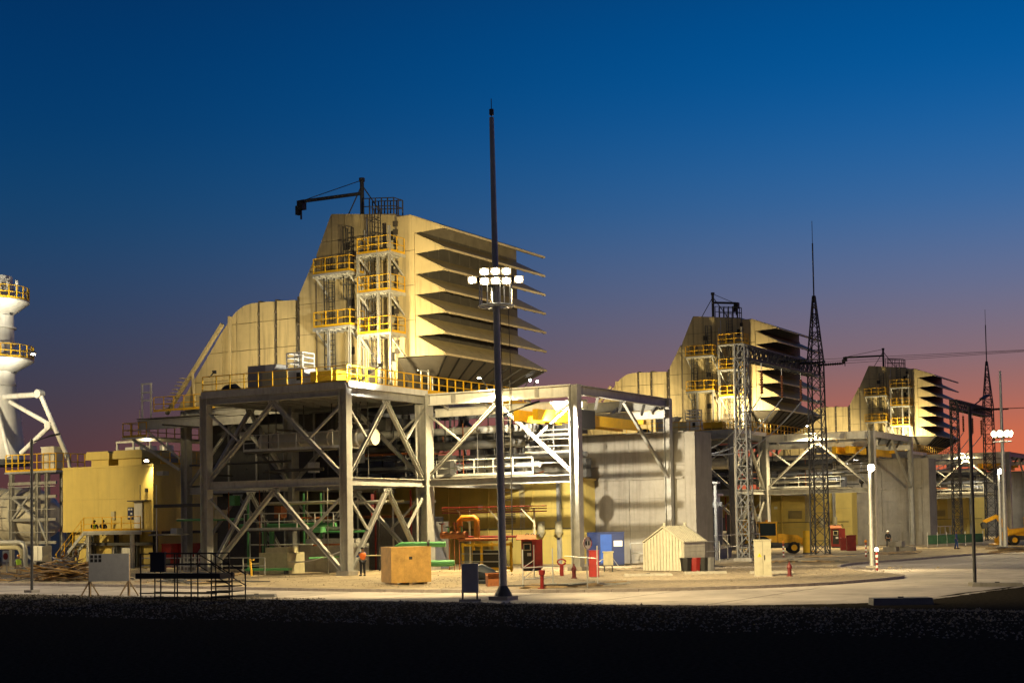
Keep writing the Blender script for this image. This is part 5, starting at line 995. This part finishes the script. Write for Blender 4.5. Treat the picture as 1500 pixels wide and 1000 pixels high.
# ------------------------------------------------------------------ machines
def wheel(parent, F, c, r, w):
    t = lpart('wheel', 'tyre', parent, F, lambda b: b.tube([(c[0], c[1]-w/2, c[2]), (c[0], c[1]-w/2+.06, c[2]), (c[0], c[1]+w/2-.06, c[2]), (c[0], c[1]+w/2, c[2])], [r*.86, r, r, r*.86], 22), True)
    for s in (-1, 1): lpart('rim', 'machine', t, F, lambda b: b.tube([(c[0], c[1]+s*(w/2+.005), c[2]), (c[0], c[1]+s*(w/2-.1), c[2])], r*.52, 16), True)
def loader(x, y, deg, label, boom):
    t = thing('backhoe_loader', label, 'loader', (x, y, G)); F = frame(x, y, G, deg)
    lpart('chassis', 'dark_steel', t, F, lambda b: (b.box((-2.2, -.45, .5), (2.3, .45, .95)), b.box((-1.2, -.8, .7), (.4, .8, 1.0))))
    lpart('bonnet', 'machine', t, F, lambda b: b.prism([(.35, -.5, .95), (2.4, -.5, .95), (2.45, -.5, 1.35), (2.2, -.5, 1.6), (.35, -.5, 1.8)], (0, 1.0, 0)))
    cab = lpart('cab', 'machine', t, F, lambda b: (b.box((-1.3, -.75, .95), (.3, .75, 1.6)), b.box((-1.35, -.8, 2.7), (.35, .8, 2.82)), [b.box((px_, py_, 1.6), (px_+.1, py_+.1, 2.7)) for px_ in (-1.3, .2) for py_ in (-.75, .65)]))
    lb('window', (-1.2, -.72, 1.6), (.2, -.7, 2.7), 'glass', cab, F); lb('window', (-1.2, .7, 1.6), (.2, .72, 2.7), 'glass', cab, F); lb('window', (.22, -.65, 1.6), (.24, .65, 2.7), 'glass', cab, F); lb('window', (-1.28, -.65, 1.6), (-1.26, .65, 2.7), 'glass', cab, F)
    lb('beacon', (-.6, -.1, 2.82), (-.4, .1, 3.0), 'orange', cab, F)
    for s in (-1, 1): wheel(t, F, (-1.0, s*.85, .78), .78, .48); wheel(t, F, (1.75, s*.8, .52), .52, .36)
    for s in (-1, 1): lpart('loader_arm', 'machine', t, F, lambda b: b.prism([(.2, s*.62, 1.5), (.4, s*.62, 1.75), (2.6, s*.62, 1.35), (3.3, s*.62, .5), (3.1, s*.62, .35), (2.4, s*.62, 1.0)], (0, .12, 0)))
    lpart('bucket', 'machine', t, F, lambda b: b.prism([(3.05, -1.1, .7), (3.1, -1.1, .15), (3.9, -1.1, .05), (3.85, -1.1, .12), (3.25, -1.1, .25), (3.2, -1.1, .75)], (0, 2.2, 0)))
    for p, q, w in zip(boom[:-1], boom[1:], (.34, .28, .2)): lpart('boom', 'machine', t, F, lambda b: b.bar(p, q, .26, w*1.3))
    e = boom[-1]; lpart('backhoe_bucket', 'dark_steel', t, F, lambda b: b.prism([(e[0], -.3, e[2]), (e[0]-.3, -.3, e[2]-.15), (e[0]-.35, -.3, e[2]-.6), (e[0]+.1, -.3, e[2]-.7), (e[0]+.25, -.3, e[2]-.2)], (0, .6, 0)))
    for s in (-1, 1): lpart('stabiliser', 'machine', t, F, lambda b: b.bar((-1.9, s*.6, 1.0), (-2.1, s*1.1, .1), .14))
loader(125.0, 46.3, -62, 'yellow backhoe loader parked in front of the middle unit', [(-2.2, 0, 1.0), (-2.9, 0, 2.6), (-2.2, 0, 3.0), (-2.6, 0, 1.7)])
loader(157.0, 30.6, 118, 'yellow backhoe loader with raised arm at the right edge', [(2.2, 0, 1.5), (3.2, 0, 3.0), (4.6, 0, 2.4)])

# ------------------------------------------------------------------ people
def person(x, y, z, deg, label, top, legs, head='helmet', pose='stand', vest=None, hgt=1.74):
    """one skinned body; clothes are skinned shells over it; local -y is the way the person faces"""
    t = thing('person', label, 'person', (x, y, z)); F = frame(x, y, z, deg) @ MX.Scale(hgt/1.74, 4)
    sit = pose == 'sit'; bend = pose == 'bend'; hz = .48 if sit else (.62 if bend else .92)
    P = {}
    P['pel'] = (0, .0, hz); tx = -.45 if bend else (-.06 if sit else 0.)
    def up(d, s=0, f=0): return (s, tx*d/.55+f, hz+d*(.8 if bend else 1))
    P['waist'] = up(.16); P['chest'] = up(.36); P['neck'] = up(.52); P['head0'] = up(.60, 0, -.01); P['head1'] = up(.72, 0, -.02); P['nose'] = up(.66, 0, -.12)
    E = [('pel', 'waist'), ('waist', 'chest'), ('chest', 'neck'), ('neck', 'head0'), ('head0', 'head1'), ('head0', 'nose')]
    rad = {'pel': .155, 'waist': .14, 'chest': .165, 'neck': .062, 'head0': .088, 'head1': .085, 'nose': .02}
    for s, n in ((-1, 'l'), (1, 'r')):
        P[n+'sh'] = up(.46, s*.19); 
        if pose == 'reach' : el = (s*.25, -.16, hz+.24); wr = (s*.2, -.40, hz+.26)
        elif sit: el = (s*.26, -.16, hz+.22); wr = (s*.16, -.38, hz+.14)
        elif bend: el = (s*.24, tx-.12, hz+.12); wr = (s*.18, tx-.25, hz-.12)
        else: el = (s*.27, .02, hz+.18); wr = (s*.27, -.08, hz-.06)
        P[n+'el'] = el; P[n+'wr'] = wr
        d = V((0, -.5, -.2)) if pose == 'reach' or sit else V((0, -.15, -1)); d.normalize(); w = V(wr); P[n+'pa'] = tuple(w+d*.07)
        E += [('chest', n+'sh'), (n+'sh', n+'el'), (n+'el', n+'wr'), (n+'wr', n+'pa')]
        rad.update({n+'sh': .068, n+'el': .046, n+'wr': .032, n+'pa': .04})
        for k in range(4): nm = n+'f%d' % k; P[nm] = tuple(w+d*(.155+.012*(1-abs(k-1.4)))+V(((k-1.5)*.022, 0, 0))); E.append((n+'pa', nm)); rad[nm] = .009
        P[n+'th'] = tuple(w+d*.1+V((-s*.055, -.02, 0))); E.append((n+'wr', n+'th')); rad[n+'th'] = .01
        P[n+'hip'] = (s*.10, .0, hz-.06)
        if sit: kn = (s*.13, -.42, hz); an = (s*.13, -.44, .08)
        elif bend: kn = (s*.15, -.22, .40); an = (s*.13, .02, .08)
        else: kn = (s*.11, -.03+(.06*s if pose == 'walk' else 0), .50); an = (s*.12, .02+(.12*s if pose == 'walk' else 0), .08)
        P[n+'kn'] = kn; P[n+'an'] = an; P[n+'to'] = (an[0]+s*.02, an[1]-.17, .035); P[n+'he'] = (an[0], an[1]+.05, .04)
        E += [('pel', n+'hip'), (n+'hip', n+'kn'), (n+'kn', n+'an'), (n+'an', n+'to'), (n+'an', n+'he')]
        rad.update({n+'hip': .095, n+'kn': .066, n+'an': .045, n+'to': .035, n+'he': .035})
    def skin(name, keys, grow, m, sub=1):
        ks = [k for k in P if k in keys]; ix = {k: i for i, k in enumerate(ks)}
        me = bpy.data.meshes.new(name); me.from_pydata([P[k] for k in ks], [(ix[a], ix[b]) for a, b in E if a in ix and b in ix], []); me.materials.append(MATS[m])
        o = bpy.data.objects.new(name, me); link(o, t, F)
        sk_ = o.modifiers.new('skin', 'SKIN'); sk_.use_smooth_shade = True
        if not me.skin_vertices: raise RuntimeError('no skin layer')
        for k in ks:
            sv = me.skin_vertices[0].data[ix[k]]; r = rad[k]*(1 if grow == 0 else 1)+grow; sv.radius = (r, r*.8 if k in ('pel', 'waist', 'chest') else r); sv.use_root = k == ('pel' if 'pel' in ix else ks[0])
        if sub: o.modifiers.new('sub', 'SUBSURF').levels = 1; o.modifiers['sub'].render_levels = sub
        return o
    skin('body', set(P), 0, 'skin', 1)
    skin('trousers', {'pel'}|{n+k for n in 'lr' for k in ('hip', 'kn', 'an')}, .016, legs)
    skin('jacket', {'pel', 'waist', 'chest'}|{n+k for n in 'lr' for k in ('sh', 'el', 'wr')}, .018, top)
    if vest: skin('vest', {'pel', 'waist', 'chest', 'lsh', 'rsh'}, .034, vest)
    for n in 'lr':
        a = V(P[n+'to']); h = V(P[n+'he']); lpart('boot', 'black', t, F, lambda b: b.tube([h+V((0, .03, .0)), h+V((0, 0, .02)), a.lerp(h, .5)+V((0, 0, .01)), a, a+V((0, -.05, -.005))], [.03, .055, .056, .048, .02], 8), True)
    hh = V(P['head1'])
    lpart('helmet' if head else 'hair', head or 'black', t, F, lambda b: b.tube([hh+V((0, 0, z)) for z in (-.035, -.02, 0, .05, .09, .105)], [.135, .125, .118, .105, .06, .01], 12), True)
person(73.6, 53.7, G, 150, 'worker in orange vest and dark trousers by the frame column', 'cloth_blue', 'cloth_dark', None, 'reach', 'hivis_orange', 1.78)
person(139.4, 33.7, G, 20, 'worker in blue coverall standing on the road at right', 'cloth_blue', 'cloth_blue', None, 'walk')
person(146, 42.0, G, -60, 'worker in dark clothes and white helmet by the middle firewall', 'cloth_dark', 'cloth_dark', 'helmet_white')
person(66.7, 76.2, G, 125, 'worker in yellow-green vest and orange helmet at the left', 'cloth_grey', 'cloth_tan', 'helmet', 'walk', 'hivis', 1.6)
person(66.3, 77.75, G, 100, 'worker in dark clothes cut by the left picture edge', 'cloth_dark', 'cloth_dark', 'helmet_white', 'stand')
person(76.0, 83.1, G, 60, 'bending worker with orange helmet behind the plank heap', 'cloth_tan', 'cloth_grey', 'helmet', 'bend', 'hivis')
person(86.6, 92.2, .55, -40, 'person in grey climbing the stair of the yellow building', 'cloth_grey', 'cloth_dark', None, 'bend')
person(86.9, 90.4, 2.72, -30, 'left of two people sitting on the walkway in dark clothes', 'cloth_dark', 'cloth_dark', None, 'sit', 'hivis')
person(86.9, 89.4, 2.72, -30, 'right of two people sitting on the walkway in dark clothes', 'cloth_dark', 'cloth_dark', None, 'sit')

# ------------------------------------------------------------------ lamps
WARM = (1, .77, .38); COOL = (1, .92, .74)
# foreground mast with its ring of floodlights
mx_, my_ = 53.3, 31.65
ma = thing('floodlight_mast', 'tall dark mast with a blazing ring of floodlights in the centre foreground', 'lighting mast', (mx_, my_, 0), 'lighting masts')
part('pole', 'steel', ma, lambda b: b.tube([(mx_, my_, .2), (mx_-.1, my_+.06, 12.2), (mx_-.17, my_+.1, 20.4)], [.17, .14, .1], 14), True)
box('base', (mx_-.45, my_-.45, 0), (mx_+.45, my_+.45, .16), 'concrete', ma); part('foot_flange', 'dark_steel', ma, lambda b: b.tube([(mx_, my_, .16), (mx_, my_, .24), (mx_, my_, .6)], [.38, .36, .17], 12), True)
bar('finial', (mx_-.17, my_+.1, 20.4), (mx_-.18, my_+.1, 21.2), .04, .04, 'dark_steel', ma, 'tube6'); bar('beacon', (mx_-.17, my_+.1, 20.5), (mx_-.17, my_+.1, 20.75), .2, .2, 'dark_steel', ma, 'tube')
mc = V((mx_-.11, my_+.07, 12.35)); part('ring', 'galv', ma, lambda b: b.tube([mc+V((.72*math.cos(i*math.pi/12), .72*math.sin(i*math.pi/12), 0)) for i in range(25)], .045, 8), True)
for k in range(8): a = k*math.pi/4; bar('spoke', mc, mc+V((.72*math.cos(a), .72*math.sin(a), 0)), .05, .05, 'galv', ma); bar('ring_post', mc+V((.7*math.cos(a), .7*math.sin(a), 0)), mc+V((.7*math.cos(a), .7*math.sin(a), .95)), .04, .04, 'galv', ma)
for k in range(2): bar('hoist_cable', mc+V((.35-.7*k, -.4, 0)), V((mx_+.35-.7*k, my_-.4, 6.0)), .02, .02, 'dark_steel', ma)
bar('street_arm', (mx_-.06, my_+.04, 7.7), (mx_+.55, my_-1.05, 8.15), .06, .06, 'dark_steel', ma, 'tube6'); bar('street_lamp_head', (mx_+.45, my_-.9, 8.1), (mx_+.8, my_-1.45, 8.3), .2, .08, 'dark_steel', ma)
hd = mc+V((0, 0, 1.15))
side = V((.504, -.863, 0)); fwd = V((.863, .504, 0))
heads = [(-.98, 0, -.02, -fwd-side*.35), (.98, 0, -.02, -fwd+side*.35), (-.6, .45, 0, fwd-side*.4), (.6, .45, 0, fwd+side*.4), (0, .55, .1, fwd)]
heads += [(a, -.4-.06*(a == 0), z, -fwd+side*a*.35) for a in (-.46, 0, .46) for z in (-.14, .26)]
for a, b, z, d in heads:
    p = hd+side*a+fwd*b+V((0, 0, z)); d = d+V((0, 0, -.28)); flood(p, p+d, 0, 60, '', w=.43, root=ma)
    bar('lamp_arm', hd+V((0, 0, -.4)), p-d.normalized()*.25, .05, .05, 'dark_steel', ma)
spot(ma, hd+V((.95, .25, .1)), (88, 34, 0), 60000, 43, .5, WARM, .25)
spot(ma, hd+V((.95, .35, .1)), (89, 54.5, 18), 85000, 36, .9, WARM, .25)
spot(ma, hd+V((.9, -.2, 0)), (80, 25, 0), 26000, 66, .8, WARM, .3)
spot(ma, hd+V((.6, .5, -.3)), (61, 42, 0), 24000, 70, .6, WARM, .3)
spot(ma, hd+V((.6, -.5, -.3)), (60, 24, 0), 18000, 80, .8, WARM, .3)
spot(ma, hd+V((.2, .9, -.2)), (58, 65, 0), 16000, 44, .8, (1, .82, .52), .3)
# second mast of the same row, left of the picture
m2 = thing('floodlight_mast', 'lighting mast of the same row standing left of the picture', 'lighting mast', (56, 97, 0), 'lighting masts')
part('pole', 'steel', m2, lambda b: b.tube([(56, 97, 0), (56, 97, 20)], [.17, .1], 14), True); box('base', (55.5, 96.5, 0), (56.5, 97.5, .16), 'concrete', m2)
for k in range(4): a = -.9+k*.5; p = V((56+.8*math.cos(a), 97+.8*math.sin(a), 13)); round_lamp(m2, p, V((math.cos(a), math.sin(a), -.3)))
spot(m2, (56.9, 97.1, 13), (92, 99, 4.5), 52000, 52, .6, WARM, .3); spot(m2, (56.9, 97.3, 13.4), (91.5, 107.5, 17.5), 60000, 34, .7, COOL, .3); spot(m2, (56.7, 96.6, 13), (60, 67, 0), 170000, 46, .7, (1, .82, .54), .3)
# floodlights on each unit
for u in range(3):
    ox = DX*u; k = (1, 1.7, 1.7)[u]
    flood((ox+79.4, 57.2, 13.4), (ox+83.4, 57.6, 17.8), 4200*k, 140, f'floodlight inside the guardrail of the {UN[u]} deck lighting its filter house', w=.3, bracket=(ox+79.4, 58.5, 12.9), col=WARM, group='deck floodlights', blend=.9)
    flood((ox+81.9, 50.2, 12.7), (ox+79.6, 49.8, 3), (22000 if u == 0 else 13000), 150, f'floodlight bracketed out from the white beam of the {UN[u]} gantry', w=.3, bracket=(ox+83.0, 50.2, 12.1), col=WARM, group='gantry floodlights', blend=.7)
    flood((ox+74.8, 66.6, 13.6), (ox+83.4, 70.5, 15.8), 3600*k, 100, f'floodlight on the front guardrail of the {UN[u]} deck aimed at the duct', w=.3, bracket=(ox+74.3, 66.6, 13.2), col=WARM, group='duct floodlights', blend=.9)
    flood((ox+87.5, 46.9, 9.3), (ox+91, 50, 2), 900*k, 150, f'small lamp under the crane of the {UN[u]} gantry', w=.24, bracket=(ox+87.6, 46.9, 9.72), col=COOL, group='crane lamps', m='lamp_white')
    if u < 2: flood((ox+101.75, 45.4, 8.8), (ox+107, 47, 2.5), 2600, 130, f'floodlight on the back of the {UN[u]} firewall over the transformer', w=.36, bracket=(ox+101.3, 45.4, 9.0), col=COOL, group='firewall floodlights', m='lamp_white')
flood((81.6, 44.8, 9.3), (98.3, 46.6, 4.2), 17000, 130, 'added floodlight on a bracket of the nearest gantry column aimed at the firewall', w=.36, bracket=(83.0, 44.1, 9.6), col=(1, .86, .6), blend=.4, soft=.05)  # added lamp that brightens the firewall and throws the pipe shadows
flood((75.2, 53.4, 13.2), (76.5, 62, 13.0), 5000, 110, 'floodlight at the deck corner of the nearest unit, aimed along the deck', w=.3, bracket=(75.2, 55.1, 12.2), col=COOL, blend=.9, m='lamp_white')
for q in range(2): flood((96.2+q*1.1, 54.5, 13.9), (95.5+q, 52, 13.2), 150, 120, f'{["left", "right"][q]} of two small lamps below the far end of the nearest hoods', w=.3, bracket=(96.2+q*1.1, 55.0, 13.3), col=COOL, m='lamp_white')
flood((87.45, 85.1, 8.7), (84, 82, 3), 1800, 150, 'bright lamp on the roof corner of the yellow building', w=.42, bracket=(87.9, 85.1, 8.46), col=WARM)
flood((90.2, 101.2, 18.7), (89, 98, 10), 700, 120, 'lamp hanging off the lower ring platform of the exhaust stack', w=.5, bracket=(90.5, 105.8, 18.9), col=COOL, m='lamp_white')
flood((91.2, 104.6, 17.4), (92.3, 107.2, 20.5), 420, 130, 'lamp aimed up the shell of the exhaust stack', w=.3, bracket=(91.6, 105.6, 17.5), col=COOL, m='lamp_white')
flood((90.6, 104.4, 22.6), (92.3, 107.6, 25.5), 600, 140, 'added lamp below the upper ring platform of the exhaust stack', w=.3, bracket=(91.4, 106.4, 22.8), col=COOL, m='lamp_white')  # added lamp that whitens the top of the stack
# lit street lamp and masts at right
def lamp_post(x, y, h, label, watts, m='lamp', r=.22, z0=G):
    t = thing('lit_lamp_post', label, 'lamp post', (x, y, z0)); part('pole', 'galv', t, lambda b: b.tube([(x, y, z0), (x, y, h)], [.15, .1], 12), True); box('base', (x-.3, y-.3, z0), (x+.3, y+.3, z0+.12), 'concrete', t)
    bar('arm', (x, y, h-.1), (x-.35, y-.2, h+.05), .06, .06, 'galv', t); c = V((x-.4, y-.22, h))
    part('lamp_globe', m, t, lambda b: b.tube([c+V((0, 0, dz)) for dz in (-.95*r, -.7*r, 0, .7*r, .95*r)], [.3*r, .72*r, r, .72*r, .3*r], 14), True)
    spot(t, c+V((-.3, -.2, -.2)), c+V((-4, -2.5, -6)), watts, 120, .6, WARM, .12); return t
lamp_post(88.9, 26.6, 6.2, 'lit lamp post on the verge near the glowing bollard', 2500)
lamp_post(142.7, 30.4, 7.3, 'lit lamp post before the farthest gantry', 1500, 'lamp_white')
lamp_post(154.4, 29.4, 8.4, 'lit lamp post at the right picture edge above the loader', 1500, 'lamp_white', .3)
m3x, m3y = 137.1, 28.8
m3 = thing('floodlight_mast', 'far lighting mast with a glowing head at the right', 'lighting mast', (m3x, m3y, G), 'lighting masts')
part('pole', 'galv', m3, lambda b: b.tube([(m3x, m3y, G), (m3x, m3y, 16.2)], [.22, .1], 12), True); box('base', (m3x-.5, m3y-.5, G), (m3x+.5, m3y+.5, G+.2), 'concrete', m3)
for k in range(8): a = k*math.pi/4; d = V((math.cos(a), math.sin(a), -.25)); p = V((m3x, m3y, 10.5))+V((math.cos(a), math.sin(a), 0))*.75; round_lamp(m3, p, d, .36)
part('ring', 'galv', m3, lambda b: b.tube([(m3x+.8*math.cos(i*math.pi/10), m3y+.8*math.sin(i*math.pi/10), 9.8) for i in range(21)], .05, 6), True)
spot(m3, (m3x-.3, m3y-.9, 10.3), (118, 18, 0), 9000, 110, .8, WARM, .3); spot(m3, (m3x+.5, m3y+.9, 10.3), (155, 46, 3), 9000, 80, .7, WARM, .3)
